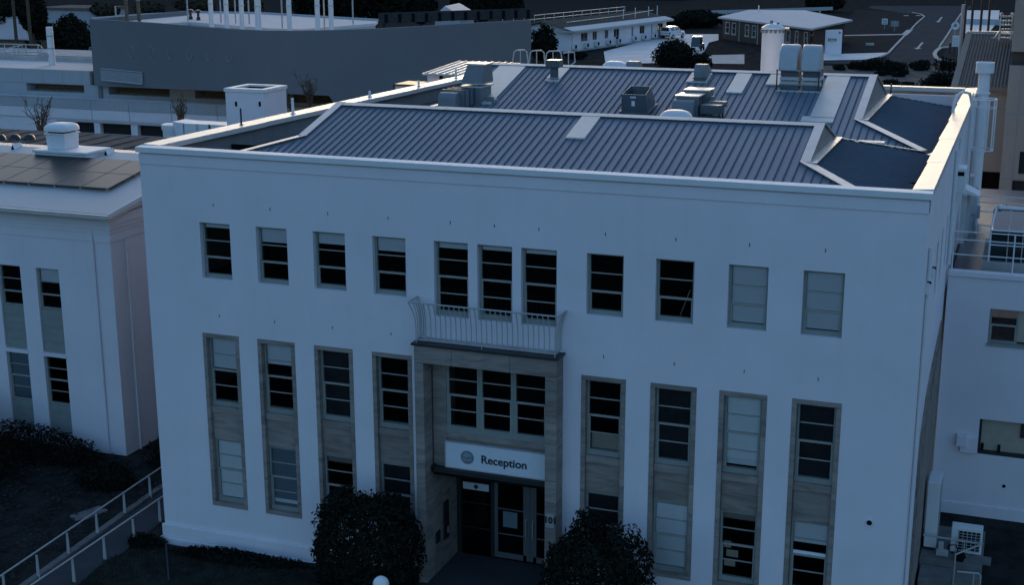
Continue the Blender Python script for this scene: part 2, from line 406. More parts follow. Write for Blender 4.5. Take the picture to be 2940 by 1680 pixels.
# upper band steps forward a little, then the coping
F.box(mb, 0, W, -.03, .30, 12.0, 12.30); F.box(mb, .02, W-.02, .01, .30, 12.30, 12.34)
mb.build('front_wall', 'wall', office, fix=False)
# left wall (runs slightly askew), right wall, rear wall
LK = .045
mb = MB(); mb.prism([(LK*.3,0.3,-.6),(LK*.3,0.3,12.34),(LK*D,D,12.34),(LK*D,D,-.6)], (.30,0,0)); mb.quad((0,0,-.6),(0,0,12.0),(LK*.3,.3,12.0),(LK*.3,.3,-.6)); mb.build('side_wall', 'side_wall_shaded', office, fix=True)
FRW = Fr((W,0), (0,1))
side_ops = [(4.62, 5.35, 8.75, 10.30), (6.6, 7.3, 8.7, 10.25), (8.98, 9.6, 8.667, 10.21)]
mb = MB(); FRW.wall(mb, D, -.6, 12.34, side_ops, .25); mb.quad((W-.3,0.3,-.6),(W-.3,D,-.6),(W-.3,D,12.34),(W-.3,0.3,12.34)); rw = mb.build('side_wall', 'wall', office)
for o in side_ops: window(office, FRW, o[0], o[1], o[2], o[3], .2, rows=3)
mb = MB(); mb.box(LK*D+.3, W, D-.3, D, -.6, 12.2); mb.build('rear_wall', 'wall', office)
# parapet inner sides and copings
mb = MB(); mb.hexa([(-.06,-.10,12.34),(W+.06,-.10,12.34),(W+.06,.27,12.34),(-.06,.27,12.34),(-.06,-.10,12.5),(W+.06,-.10,12.5),(W+.06,.27,12.515),(-.06,.27,12.515)])
mb.build('coping', 'white_paint', office, bevel=.012)
def cap(xa0, xa1, xb0, xb1, y0, y1, zb=12.36, zt=12.53, e=.015):
    m_ = MB(); m_.hexa([(xa0,y0,zb),(xa1,y0,zb),(xb1,y1,zb),(xb0,y1,zb),(xa0,y0,zt-e),(xa1,y0,zt+e),(xb1,y1,zt+e),(xb0,y1,zt-e)]); return m_.build('coping', 'zinc', office, bevel=.01)
yy = [.275, 5.9, 11.6, 17.2, D-.05]
for a, b in zip(yy[:-1], yy[1:]): cap(LK*a-.05, LK*a+.52, LK*b-.05, LK*b+.56, a+.006, b-.006, e=-.012)
yy = [.275, 4.6, 9.2, 13.8, 18.6, D-.05]
for a, b in zip(yy[:-1], yy[1:]): cap(W-.44, W+.06, W-.40, W+.06, a+.004, b-.004)
mb = MB(); mb.box(18.4, W-.42, D-.42, D+.05, 12.36, 12.52); mb.build('coping', 'zinc', office, bevel=.01)
mb = MB(); mb.box(LK*D+.55, 18.39, D-.42, D+.05, 12.2, 12.34); mb.build('coping', 'zinc', office)
# plinth in two steps
for u0_, u1_, e0_, e1_ in ((-.07, PX0-.35, -.12, PX0-.35), (PX1+.35, W+.07, PX1+.35, W+.12)):
    mb = MB(); F.box(mb, u0_, u1_, -.075, 0, .22, .642); mb.build('plinth', 'wall', office, bevel=.02)
    mb = MB(); F.box(mb, e0_, e1_, -.13, 0, -.6, .22); mb.build('plinth', 'wall', office, bevel=.02)
# floors and back wall seen dimly through the glass
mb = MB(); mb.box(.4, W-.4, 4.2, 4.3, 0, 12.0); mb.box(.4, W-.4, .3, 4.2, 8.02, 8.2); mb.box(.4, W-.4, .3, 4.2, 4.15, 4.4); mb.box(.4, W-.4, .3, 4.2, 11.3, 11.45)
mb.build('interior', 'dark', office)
# upper windows
BL = {0: .06, 1: .26, 2: .20, 3: .24, 4: .07, 5: .05, 6: .05, 9: .97, 10: .97}
for i, x in enumerate(TX):
    fr3 = 4 <= i <= 6
    window(office, F, x+.004, x+TW-.004, (ZFb if fr3 else ZTb)+.006, ZTt-.004, .2, rows=4 if fr3 else 3, blind=BL.get(i, 0), sill=.15 if fr3 else .12, fw=.06)
# tall sandstone strips, each with two windows and a spandrel
def surround(x, seed):
    r = random.Random(seed); t = .13
    m_ = MB(); F.box(m_, x+t, x+SW-t, .255, .27, 3.4, 4.9); s = m_.build('stone_surround', 'stone', office)
    def st(u0, u1, d0, d1, z0, z1, g=.004):
        q = MB(); F.box(q, u0+g, u1-g, d0, d1, z0+g, z1-g); q.build('stone', 'stone', s, bevel=.006)
    for u0, u1 in ((x, x+t), (x+SW-t, x+SW)):
        z = ZSb+t; zt = ZSt-t
        while z < zt-.05:
            h = min(r.uniform(.75, 1.35), zt-z)
            if zt-z-h < .3: h = zt-z
            st(u0, u1, -.012, .25, z, z+h); z += h
    st(x, x+SW, -.014, .25, ZSt-t, ZSt); st(x, x+SW, -.014, .25, ZSb, ZSb+t)
    st(x+t, x+SW-t, .05, .25, 4.52, 4.74); st(x+t, x+SW-t, .10, .25, 3.66, 4.52)
    return s
UB = {0: (.46,'blind'), 1: (.30,'blind'), 2: (.98,'net'), 5: (.98,'net'), 7: (.98,'net'), 6: (.86,'blind_bright')}
LB_ = {0: (.98,'blind_bright'), 1: (.98,'blind_tint'), 5: (.98,'blind_bright'), 7: (.30,'blind'), 3: (.98,'net'), 4: (.98,'net')}
for i, x in enumerate(SX):
    surround(x, 40+i)
    b = UB.get(i, (0, 'blind')); window(office, F, x+.134, x+SW-.134, 4.745, ZSt-.134, .2, rows=4, blind=b[0], blind_mat=b[1], sill=.14)
    b = LB_.get(i, (0, 'blind')); window(office, F, x+.134, x+SW-.134, ZSb+.135, 3.655, .2, rows=4, blind=b[0], blind_mat=b[1], sill=.13)
# things standing just inside some windows
mb = MB(); F.box(mb, SX[4]+.22, SX[4]+1.02, .30, .33, 4.86, 5.33); mb.build('partition', 'cream_card', office)
mb = MB(); F.box(mb, SX[6]+.2, SX[6]+1.0, .27, .29, 4.95, 5.3); mb.build('blind', 'blind', office)
mb = MB(); F.box(mb, SX[1]+.2, SX[1]+1.04, .215, .225, 1.86, 1.97); mb.build('blind_rail', 'blind', office)
mb = MB(); F.box(mb, SX[7]+.2, SX[7]+1.04, .17, .2, 2.72, 2.80); mb.build('blind_rail', 'blind', office)
mb = MB(); mb.tube([F.pt(16.18,.32,8.86), F.pt(16.42,.32,9.55)], .012, 6); mb.build('rod', 'bar', office)
mb = MB(); F.box(mb, SX[6]+.22, SX[6]+.42, .24, .25, 2.55, 2.75); F.box(mb, SX[6]+.3, SX[6]+.62, .24, .25, 2.3, 2.5); F.box(mb, SX[6]+.25, SX[6]+.55, .24, .25, 2.02, 2.2); mb.build('paper', 'cream_card', office)
# weep slots above the windows
slots = [(x+TW/2, 10.92) for x in TX] + [(x+SW/2, 7.60) for x in SX]
for k, (x, z) in enumerate(slots):
    mb = MB(); F.box(mb, x-.010, x+.010, -.006, .02, z-.045, z+.045)
    mb.build('weep_slot', 'dark', office)
mb = MB(); mb.tube([F.pt(21.31,-.012,3.93), F.pt(21.31,.03,3.93)], .075, 20); v = mb.build('wall_vent', 'dark', office)
mb = MB(); mb.tube([F.pt(21.31+.085*math.cos(t), -.02, 3.93+.085*math.sin(t)) for t in [k*math.pi/8 for k in range(16)]], .014, 6, closed=True); mb.build('rim', 'white_paint', v)

# ---- sandstone portal
GZ = .42
portal_core = MB(); portal_core.box(PX0+.03, PX0+.24, -.5, 1.75, -.2, 7.0); portal_core.box(PX1-.30, PX1-.03, -.5, 1.75, -.2, 7.0); portal_core.box(PX0+.03, PX1-.03, -.5, .3, 7.1, 7.5)
portal = portal_core.build('portal', 'stone', office)
def pst(x0, x1, y0, y1, z0, z1, g=.004, bev=.008):
    q = MB(); q.box(x0+g, x1-g, y0, y1, z0+g, z1-g); return q.build('stone', 'stone', portal, bevel=bev)
r = random.Random(5)
for (x0, x1) in ((PX0, PX0+.28), (PX1-.335, PX1)):
    z = GZ-.3
    while z < 6.95:
        h = min(r.choice((.45, .62, .9)), 7.03-z)
        if 7.03-z-h < .25: h = 7.03-z
        pst(x0, x1, -.55, .0, z, z+h); z += h
xs = [PX0, 10.05, 11.75, PX1]
for a, b in zip(xs[:-1], xs[1:]): pst(a, b, -.55, .0, 7.03, 7.53)
# inner left flank: slabs reaching back to the door
z = GZ-.1
for h in (1.0, 1.0, .95):
    ya = -.005
    for wd in (.62, .62, .55): q = MB(); q.box(PX0+.1, PX0+.285, ya+.003, ya+wd-.003, z+.003, z+h-.003); q.build('stone', 'stone', portal); ya += wd
    z += h
for k in range(3):
    q = MB(); q.box(PX1-.34, PX1-.1, .003, 1.78, GZ-.1+k+.003, GZ+.9+k-.003); q.build('stone', 'stone', portal)
# wall above the canopy: stone piers left and right of the big window, sill course
YB = .06
for a, b, c, d in ((PX0+.28, 9.62, 3.75, 7.03), (12.62, PX1-.33, 3.75, 7.03)):
    z = c
    while z < d-.01:
        h = min(.55, d-z); q = MB(); q.box(a, b, YB, .25, z+.003, z+h-.003); q.build('stone', 'stone', portal, bevel=.005); z += h
q = MB(); q.box(9.62, 12.62, YB-.03, .25, 4.72, 4.90); q.build('sill', 'stone', portal, bevel=.01)
q = MB(); q.box(9.62, 12.62, YB+.06, .25, 3.75, 4.72); q.build('panel', 'stone', portal)
FP = Fr((0, YB), (1, 0))
q = MB(); FP.box(q, 9.62, 12.62, .0, .12, 4.90, 4.98); FP.box(q, 9.62, 12.62, .0, .12, 6.95, 7.03); q.build('window_frame', 'frame', office)
bw = 3.0/3
for k in range(3): window(office, FP, 9.622+k*bw, 9.618+(k+1)*bw, 4.98, 6.95, .08, rows=4, fw=.075, blind=0, sill=.10)
# balcony floor with dark flashing, planting strip behind the rail
q = MB(); q.box(PX0-.06, PX1+.06, -.62, 0, 7.535, 7.60); q.build('balcony_floor', 'black_metal', office, bevel=.01)
q = MB(); q.box(PX0+.1, PX1-.1, -.3, -.02, 7.60, 7.63); q.build('balcony_drain', 'concrete', office)
# balcony rail, bars bellied out at the top
bal = thing('balcony_railing', 'cream painted metal balcony railing with bowed bars above the stone entrance', 'railing', (11.05, -.5, 7.6))
bx0, bx1 = 9.0, 13.02; NB = 27
def bowed(x, y, ox, oy):
    P = []
    for z, b in ((7.68,0),(8.0,.0),(8.25,.01),(8.45,.045),(8.6,.09),(8.76,.15)): P.append((x+ox*b, y+oy*b, z))
    return P
for k in range(NB+1):
    x = bx0+(bx1-bx0)*k/NB; q = MB(); ox = -1 if k == 0 else (1 if k == NB else 0)
    q.tube(bowed(x, -.52, ox, -1), .015, 6)
    if k in (0, 13, NB): q.tube([(x,-.52,7.60),(x,-.52,7.7)], .016, 6)
    q.build('baluster', 'rail_paint', bal)
for sx, ox in ((bx0, -1), (bx1, 1)):
    for k in range(1, 5):
        q = MB(); q.tube(bowed(sx, -.52+k*.125, ox, 0), .015, 6); q.build('baluster', 'rail_paint', bal)
q = MB(); q.tube([(bx0,0,7.69),(bx0,-.52,7.69),(bx1,-.52,7.69),(bx1,0,7.69)], .02, 6); q.build('bottom_rail', 'rail_paint', bal)
q = MB(); q.tube([(bx0-.15,0,8.77),(bx0-.15,-.67,8.77),(bx1+.15,-.67,8.77),(bx1+.15,0,8.77)], .024, 6); q.build('top_rail', 'rail_paint', bal)
# canopy under the sign
q = MB(); q.box(9.32, 12.70, -.18, .1, 3.76, 3.84); cn = q.build('canopy', 'black_metal', office, bevel=.01)
q = MB(); q.box(9.28, 12.70, -.21, -.18, 3.73, 3.86); q.box(9.25, 9.32, -.21, .0, 3.72, 3.90); q.build('fascia', 'black_metal', cn)
q = MB(); q.box(PX0+.25, PX1-.3, .1, 1.8, 3.52, 3.6); q.build('soffit', 'dark', office)
# entrance doors
YD = 1.72; FD = Fr((0, YD), (1, 0))
da, dz = 9.24, GZ
q = MB(); FD.box(q, 9.22, 9.36, -.06, .06, GZ, 3.5); FD.box(q, 12.70, 12.76, -.06, .06, GZ, 3.5); FD.box(q, 9.22, 12.76, -.06, .06, 3.0, 3.5); FD.box(q, 10.30, 10.40, -.05, .06, GZ, 3.0)
ent = q.build('entrance_frame', 'black_metal', office)
q = MB(); q.quad(FD.pt(9.36,.02,GZ), FD.pt(10.3,.02,GZ), FD.pt(10.3,.02,3.0), FD.pt(9.36,.02,3.0)); q.build('pane', 'glass', ent)
for zz in (1.25, 2.05):
    q = MB(); FD.box(q, 9.36, 10.3, -.01, .015, zz, zz+.03); q.build('transom', 'black_metal', ent)
for k, (a, b) in enumerate(((10.41, 11.52), (11.53, 12.69))):
    q = MB(); FD.box(q, a, a+.11 if k == 0 else a+.2, -.03, .03, GZ+.03, 2.95); FD.box(q, b-.2 if k == 0 else b-.1, b, -.03, .03, GZ+.03, 2.95)
    FD.box(q, a+.1, b-.1, -.03, .03, GZ+.03, GZ+.2); FD.box(q, a+.1, b-.1, -.03, .03, 2.85, 2.95)
    d = q.build('door', 'door_metal', office)
    q = MB(); q.quad(FD.pt(a+.1,.0,GZ+.2), FD.pt(b-.1,.0,GZ+.2), FD.pt(b-.1,.0,2.85), FD.pt(a+.1,.0,2.85)); q.build('pane', 'glass', d)
    for zz in (1.2, 2.0):
        q = MB(); FD.box(q, a+.1, b-.1, -.02, .0, zz, zz+.035); q.build('rail', 'door_metal', d)
    q = MB(); hx = b-.1 if k == 0 else a+.1; q.tube([FD.pt(hx,-.03,1.2), FD.pt(hx,-.09,1.25), FD.pt(hx,-.09,1.75), FD.pt(hx,-.03,1.8)], .015, 6); q.build('handle', 'galv', d)
q = MB(); FD.box(q, 10.68, 11.13, -.022, -.012, 1.45, 1.95); tag(q.build('notice', 'blind_tint'), 'pale paper notice stuck on the glass of the entrance door', 'notice')
q = MB(); FD.box(q, 9.42, 10.24, -.05, -.02, 2.50, 2.72); nb = tag(q.build('entry_sign', 'sign_white'), 'small white sign with a dark diamond above the side pane of the entrance', 'sign')
q = MB(); c0 = FD.pt(9.84, -.055, 2.61); q.prism([c0+Vector((-.085,0,0)), c0+Vector((0,0,-.085)), c0+Vector((.085,0,0)), c0+Vector((0,0,.085))], (0,-.004,0)); q.build('diamond', 'sign_text', nb, fix=True)
# intercom boxes on the left flank
for (y0, y1, z0, z1, lab) in ((.05, .32, 1.38, 1.72, 'small square dark box on the left flank of the stone entrance'), (.62, .95, 1.25, 2.42, 'tall dark key panel on the left flank of the stone entrance')):
    q = MB(); q.box(9.216, 9.27, y0, y1, z0, z1); e = tag(q.build('wall_box', 'black_metal', bevel=.01), lab, 'wall box')
q = MB(); q.box(9.271, 9.285, .82, .87, 1.4, 1.6); q.build('latch', 'galv', e)
q = MB(); q.box(9.02, 13.0, -3.4, YD-.06, GZ-.5, GZ); tag(q.build('porch_floor', 'asphalt'), 'x', 'x'); struct(bpy.data.objects['porch_floor'])
for k_ in ('label', 'category'): del bpy.data.objects['porch_floor'][k_]

# ---- lettering
def text_obj(name, s, size, m, parent, origin, ux, up, depth=.01, off=0.0, align='LEFT'):
    c = bpy.data.curves.new('t', 'FONT'); c.body = s; c.size = size; c.extrude = depth; c.offset = off; c.align_x = align; c.resolution_u = 5
    o = bpy.data.objects.new('t', c); COL.objects.link(o); dg = bpy.context.evaluated_depsgraph_get(); me = bpy.data.meshes.new_from_object(o.evaluated_get(dg))
    bpy.data.objects.remove(o); ux = Vector(ux).normalized(); up = Vector(up).normalized(); nz = ux.cross(up)
    o0 = worigin(parent); og = Vector(origin)
    for v in me.vertices: v.co = og - o0 + ux*v.co.x + up*v.co.y + nz*v.co.z
    me.materials.clear(); me.materials.append(MATS[m]); ob = bpy.data.objects.new(name, me); COL.objects.link(ob); ob.parent = parent; return ob
s0, s1, sz0, sz1, sy = 9.63, 12.64, 3.88, 4.62, -.06
q = MB(); q.box(s0, s1, sy, sy+.10, sz0, sz1); sg = tag(q.build('reception_sign', 'sign_white', bevel=.01), 'long white Reception sign board with round grey emblem over the entrance', 'sign')
q = MB(); q.box(s0-.02, s1+.02, sy-.012, sy+.11, sz0-.025, sz0); q.box(s0-.02, s1+.02, sy-.012, sy+.11, sz1, sz1+.025); q.box(s0-.025, s0, sy-.012, sy+.11, sz0, sz1); q.box(s1, s1+.025, sy-.012, sy+.11, sz0, sz1); q.build('frame', 'galv', sg)
text_obj('lettering', 'Reception', .335, 'sign_text', sg, (10.70, sy-.012, 4.125), (1,0,0), (0,0,1), .004, .006)
ec = Vector((10.29, sy-.004, 4.235))
q = MB(); q.tube([ec, ec+Vector((0,-.006,0))], .20, 36); em = q.build('emblem', 'emblem', sg)
q = MB()
arc = [ec+Vector((.135*math.cos(t), -.009, .135*math.sin(t)+.01)) for t in [math.pi*(.08+.84*k/16) for k in range(17)]]
q.prism([p for p in arc]+[ec+Vector((-.05,-.009,.0)), ec+Vector((.04,-.009,.03))], (0,-.004,0))
q.prism([ec+Vector((-.14+.28*k/10, -.009, -.055+.02*math.sin(k*.9))) for k in range(11)]+[ec+Vector((.12,-.009,-.10)), ec+Vector((-.12,-.009,-.10))], (0,-.004,0))
q.build('emblem_wave', 'emblem_pale', em, fix=True)
q = MB(); q.box(12.79, 13.02, -.558, -.552, 2.72, 3.12); hn = tag(q.build('number_plate', 'concrete'), 'black street number 101 on the right pillar of the entrance', 'number sign')
text_obj('lettering', '101', .25, 'sign_text', hn, (12.93, -.56, 2.85), (1,0,0), (0,0,1), .004, .016, 'CENTER')
q = MB(); q.box(12.81, 13.0, -.562, -.558, 2.765, 2.775); q.build('line', 'sign_text', hn)
# ------------------------------------------------------------------ main roof: two hipped ridges with gablets between the parapets
mb = MB(); mb.box(.3, W-.3, .28, D-.3, 11.70, 11.80); deck = mb.build('roof', 'duct_dark', office)
def slope_sheets(poly, axis, pitch, zf, m_rib, m_pan, name='roof_sheet', ribw=.06, ribh=.036, per=1, phase=0.0):
    lo = min(p[axis] for p in poly); hi = max(p[axis] for p in poly)
    k0 = math.floor((lo-phase)/(pitch*per)); k1 = math.ceil((hi-phase)/(pitch*per))
    for k in range(k0, k1):
        a = phase+k*pitch*per; b = a+pitch*per
        base = strip(poly, axis, a, b)
        if len(base) < 3: continue
        m_ = MB(); m_.add([(p[0], p[1], zf(p[0], p[1])) for p in base], [tuple(range(len(base)))])
        for j in range(per):
            c = a+j*pitch
            rp = strip(poly, axis, c-ribw/2, c+ribw/2)
            if len(rp) >= 3:
                n = len(rp); vs = [(p[0], p[1], zf(p[0], p[1])+.001) for p in rp]
                top = []
                for p in rp:
                    q = list(p); q[axis] = c+(q[axis]-c)*.55; top.append((q[0], q[1], zf(p[0], p[1])+ribh))
                m_.add(vs+top, [tuple(range(n, 2*n))]+[(i, (i+1) % n, n+(i+1) % n, n+i) for i in range(n)])
        o_ = m_.build(name, m_pan, deck, fix=True); o_.data.materials.append(MATS[m_rib])
        for pl_ in list(o_.data.polygons)[1:]: pl_.material_index = 1
def roof_unit(x0, x1, yr, zr, s, h, yfront, yrear, rear_plain, ribs_phase):
    zb = zr-s*h
    zf = lambda x, y: zr-s*(yr-y); zrr = lambda x, y: zr-s*(y-yr)
    dl = (yr-h)-yfront
    front = [(x0,yr),(x0,yr-h),(x0-dl,yfront),(x1+dl,yfront),(x1,yr-h),(x1,yr)]
    slope_sheets(front, 0, .2365, zf, 'roof_rib', 'roof_metal', phase=ribs_phase, per=3, ribw=.05, ribh=.03)
    dr = yrear-(yr+h)
    rear = [(x0,yr),(x1,yr),(x1,yr+h),(x1+dr,yrear),(x0-dr,yrear),(x0,yr+h)]
    slope_sheets(rear, 0, .455, zrr, 'roof_rib', 'roof_metal', phase=ribs_phase, per=4)
    zh = lambda x, y: zb-s*(x-x1); xe = W-.44
    hip = [(x1,yr-h),(x1+dl,yfront),(xe,max(yfront,yr-h-(xe-x1))) ,(xe,min(yrear,yr+h+(xe-x1))),(x1+dr if x1+dr < xe else xe,yrear),(x1,yr+h)]
    slope_sheets(hip, 1, .228, zh, 'roof_rib', 'hip_metal_shaded', per=4, ribw=.07, ribh=.03)
    zl = lambda x, y: zb-s*(x0-x); xl = .42+LK*(yr)
    hl = [(x0,yr-h),(x0,yr+h),(max(xl,x0-dr),yrear),(xl,yrear),(xl,max(yfront,yr-h-(x0-xl))),(max(xl,x0-dl),yfront)]
    slope_sheets(hl, 1, .228, zl, 'roof_rib', 'hip_metal_shaded', per=4, ribw=.07, ribh=.03)
    for x in (x0, x1):
        g = MB(); e = .02 if x == x1 else -.02; g.prism([(x,yr-h,zb),(x,yr,zr),(x,yr+h,zb)], (e,0,0)); g.build('gablet', 'duct', deck, fix=True)
    def flash(p, q, w, nseg=1, up=.035, mm='flash', name='flashing', side=None):
        p, q = Vector(p), Vector(q)
        for i in range(nseg):
            a = p.lerp(q, i/nseg); b = p.lerp(q, (i+1)/nseg); d = (b-a).normalized(); a2 = a+d*.004; b2 = b-d*.004
            v = side if side else Vector((0,0,1)).cross(d).normalized(); v = Vector(v).normalized(); nrm = d.cross(v).normalized()
            if nrm.z < 0: nrm = -nrm
            m_ = MB(); m_.obox((a2+b2)/2+nrm*up, d, v, nrm, (b2-a2).length/2, w/2, .02); m_.build(name, mm, deck)
    c = math.atan(s)
    for sg in (-1, 1):
        v = Vector((0, sg*math.cos(c), -math.sin(c)))
        flash(Vector((x0-.05,yr,zr+.012))+v*.10, Vector((x1+.05,yr,zr+.012))+v*.10, .21, 4, .035, 'flash', 'ridge_capping', v)
    for x in (x0, x1):
        sx = 1 if x == x1 else -1
        flash((x-sx*.06,yr-h,zb), (x-sx*.06,yr,zr+.01), .26, 1, .045); flash((x-sx*.06,yr+h,zb), (x-sx*.06,yr,zr+.01), .26, 1, .045)
    L = Vector
    flash((x1-.1,yr-h+.1,zb+.02), (x1+dl,yfront,zb-s*dl+.01), .30, 1, .04); flash((x0+.1,yr-h+.1,zb+.02), (max(xl,x0-dl),yr-h-(x0-max(xl,x0-dl)),zb-s*(x0-max(xl,x0-dl))+.01), .26, 1, .04)
    de = min(dr, xe-x1); flash((x1-.1,yr+h-.1,zb+.02), (x1+de,yr+h+de,zb-s*de+.01), .30, 1, .04)
    flash((x1+.13,yr-h,zb+.0), (x1+.13,yr+h,zb+.0), .24, 1, .035)
    return zf
zR1 = roof_unit(4.1, 18.95, 4.78, 13.36, .278, 2.52, .42, 9.68, True, 11.644)
zR2 = roof_unit(4.7, 19.15, 15.8, 13.68, .272, 3.93, 9.70, 22.4, False, 11.70)
mb = MB(); mb.box(1.0, 21.7, 9.5, 9.9, 11.9, 11.99); mb.build('valley_gutter', 'flash', deck)
def roof_panel(x0, x1, y0, y1, zf, name='skylight_panel', m='skylight', up=.06):
    q = MB(); q.hexa([(x0,y0,zf(0,y0)+.01),(x1,y0,zf(0,y0)+.01),(x1,y1,zf(0,y1)+.01),(x0,y1,zf(0,y1)+.01),(x0,y0,zf(0,y0)+up),(x1,y0,zf(0,y0)+up),(x1,y1,zf(0,y1)+up),(x0,y1,zf(0,y1)+up)])
    return q.build(name, m, deck, bevel=.008)
roof_panel(12.09, 12.65, 3.05, 4.58, zR1)
roof_panel(5.30, 6.36, 11.9, 15.55, zR2)
roof_panel(7.55, 8.10, 14.45, 15.55, zR2)
roof_panel(14.36, 14.92, 13.75, 15.55, zR2)
roof_panel(15.57, 16.05, 14.6, 15.55, zR2)
roof_panel(17.54, 18.33, 11.86, 15.58, zR2); roof_panel(17.30, 18.33, 11.55, 11.95, zR2, up=.06)
roof_panel(12.75, 13.5, 14.6, 15.5, zR2, 'flashing_tray', 'flash')

# ------------------------------------------------------------------ things standing on the main roof
def arch_hood(mb, x0, x1, y0, z0, dep, hh, n=10, thick=None, back=None):
    """profile in y-z: front face rising from (y0,z0), rounded over to the back"""
    P = [(y0, z0)]
    for k in range(n+1):
        a = math.pi - math.pi*k/n; P.append((y0+dep/2+dep/2*math.cos(a), z0+hh-dep/2*.75+dep/2*.75*math.sin(a)))
    P.append((y0+dep, back if back is not None else z0))
    mb.prism([(x0, y, z) for y, z in P], (x1-x0, 0, 0)); return mb
# duct with tapered stack
t = thing('duct_stack', 'tall grey tapered exhaust stack with elbow duct at the left of the rear roof', 'exhaust duct', (5.6, 11.8, 12.5))
q = MB(); q.box(5.32, 6.02, 11.85, 12.85, 12.4, 13.22); q.build('trunk', 'duct', t, bevel=.01)
q = MB(); q.box(5.26, 6.08, 11.78, 12.92, 13.22, 13.27); q.box(5.28, 6.06, 11.8, 12.9, 13.33, 13.37); q.build('collar', 'galv', t)
q = MB(); q.hexa([(5.27,11.79,13.37),(6.06,11.79,13.37),(6.06,12.95,13.37),(5.27,12.95,13.37),(5.47,11.98,14.0),(6.11,11.98,14.0),(6.11,12.66,14.0),(5.47,12.66,14.0)]); q.build('stack', 'duct', t)
q = MB(); q.box(5.43, 6.14, 11.95, 12.70, 13.99, 14.05); q.build('rim', 'flash', t)
q = MB(); q.box(4.95, 5.75, 10.95, 11.86, 12.62, 13.18); q.build('duct_run', 'duct', t, bevel=.01)
for y in (10.98, 11.42, 11.82):
    q = MB(); q.box(4.91, 5.79, y-.02, y+.02, 12.58, 13.22); q.build('flange', 'duct_dark', t)
q = MB(); arch_hood(q, 4.97, 5.62, 10.45, 12.0, .55, 1.16); q.build('elbow', 'duct', t, smooth=True, fix=True)
q = MB(); q.box(5.12, 5.48, 10.43, 10.46, 12.1, 12.6); q.build('opening', 'dark', t)
q = MB(); q.tube([(6.1,12.2,12.75),(6.35,12.2,12.75)], .13, 14); q.lathe((6.4,12.2,12.5), [(.16,0),(.16,.22),(.1,.3)], 14); q.build('fan', 'duct', t, smooth=True)
# hopper vent
t = thing('hopper_vent', 'dark square open topped vent flaring on its base, in the middle of the rear roof', 'roof vent', (11.75, 12.0, 12.5))
q = MB(); q.hexa([(11.22,11.42,12.2),(12.27,11.42,12.2),(12.27,12.6,12.6),(11.22,12.6,12.6),(11.22,11.42,12.66),(12.27,11.42,12.66),(12.27,12.6,12.84),(11.22,12.6,12.84)]); q.build('base', 'duct_dark', t)
lo = [(11.28,11.48,12.66),(12.20,11.48,12.66),(12.20,12.5,12.84),(11.28,12.5,12.84)]; hi = [(11.30,11.42,13.24),(12.14,11.42,13.24),(12.04,12.5,13.42),(11.33,12.5,13.42)]
q = MB()
c_lo = sum((Vector(p) for p in lo), Vector())/4; c_hi = sum((Vector(p) for p in hi), Vector())/4
inn = [Vector(p).lerp(c_hi, .05) for p in hi]; inl = [Vector(p).lerp(c_lo, .08) for p in lo]
for i in range(4):
    j = (i+1) % 4; q.quad(lo[i], lo[j], hi[j], hi[i]); q.quad(hi[i], hi[j], inn[j], inn[i]); q.quad(inn[i], inn[j], inl[j], inl[i])
q.quad(*inl); q.build('hood', 'duct_dark', t)
q = MB(); q.box(11.65, 11.76, 11.425, 11.455, 12.85, 13.02); q.box(11.6, 11.8, 11.41, 11.44, 13.12, 13.17); q.build('latch', 'white_paint', t)
# round pipe with square cowl
t = thing('vent_pipe', 'dark round vent pipe with a square cowl near the far ridge', 'roof vent', (7.85, 14.5, 13.2))
q = MB(); q.lathe((7.85,14.5,13.2), [(.15,0),(.15,.62)], 18); q.build('pipe', 'duct_dark', t, smooth=True)
q = MB(); q.box(7.59, 8.11, 14.25, 14.76, 13.77, 14.04); q.build('cowl', 'duct_dark', t, bevel=.02)
q = MB(); q.lathe((7.85,14.5,13.22), [(.26,0),(.24,.06),(.19,.10),(.16,.2)], 18); q.build('collar', 'duct', t, smooth=True)
q = MB(); q.box(7.58, 8.12, 14.24, 14.7, 13.2, 13.33); q.build('base', 'flash', t)
# white dome vents
def dome(c, rx, ry, h, lab):
    t = thing('dome_vent', lab, 'roof vent', c, 'white dome vents on the roof'); c = Vector(c); n = 22; vs = []; fs = []; R_ = 8
    for i in range(R_+1):
        a = math.pi/2*i/R_; rr = math.cos(a)**.55; zz = math.sin(a)**1.0*h*.8+h*.2
        for k in range(n):
            b = 2*math.pi*k/n; cx_, sx_ = math.cos(b), math.sin(b)
            e = .7; vs.append(c+Vector((rx*rr*math.copysign(abs(cx_)**e, cx_), ry*rr*math.copysign(abs(sx_)**e, sx_), zz)))
    for i in range(R_):
        for k in range(n): fs.append((i*n+k, i*n+(k+1) % n, (i+1)*n+(k+1) % n, (i+1)*n+k))
    q = MB(); q.add(vs, fs); q.build('dome', 'white_paint', t, smooth=True)
    q = MB(); q.tube([c+Vector((rx*1.02*math.cos(2*math.pi*k/24), ry*1.02*math.sin(2*math.pi*k/24), h*.2)) for k in range(24)], .025, 6, closed=True); q.build('lip', 'white_paint', t, smooth=True)
    q = MB(); q.box(c.x-rx*.8, c.x+rx*.8, c.y-ry*.8, c.y+ry*.8, c.z-.4, c.z+h*.3); q.build('base', 'flash', t)
dome((9.38, 17.1, 13.32), .50, .42, .50, 'white dome roof vent behind the far ridge of the roof')
dome((14.40, 6.5, 12.98), .50, .42, .42, 'white dome roof vent behind the near ridge of the roof')
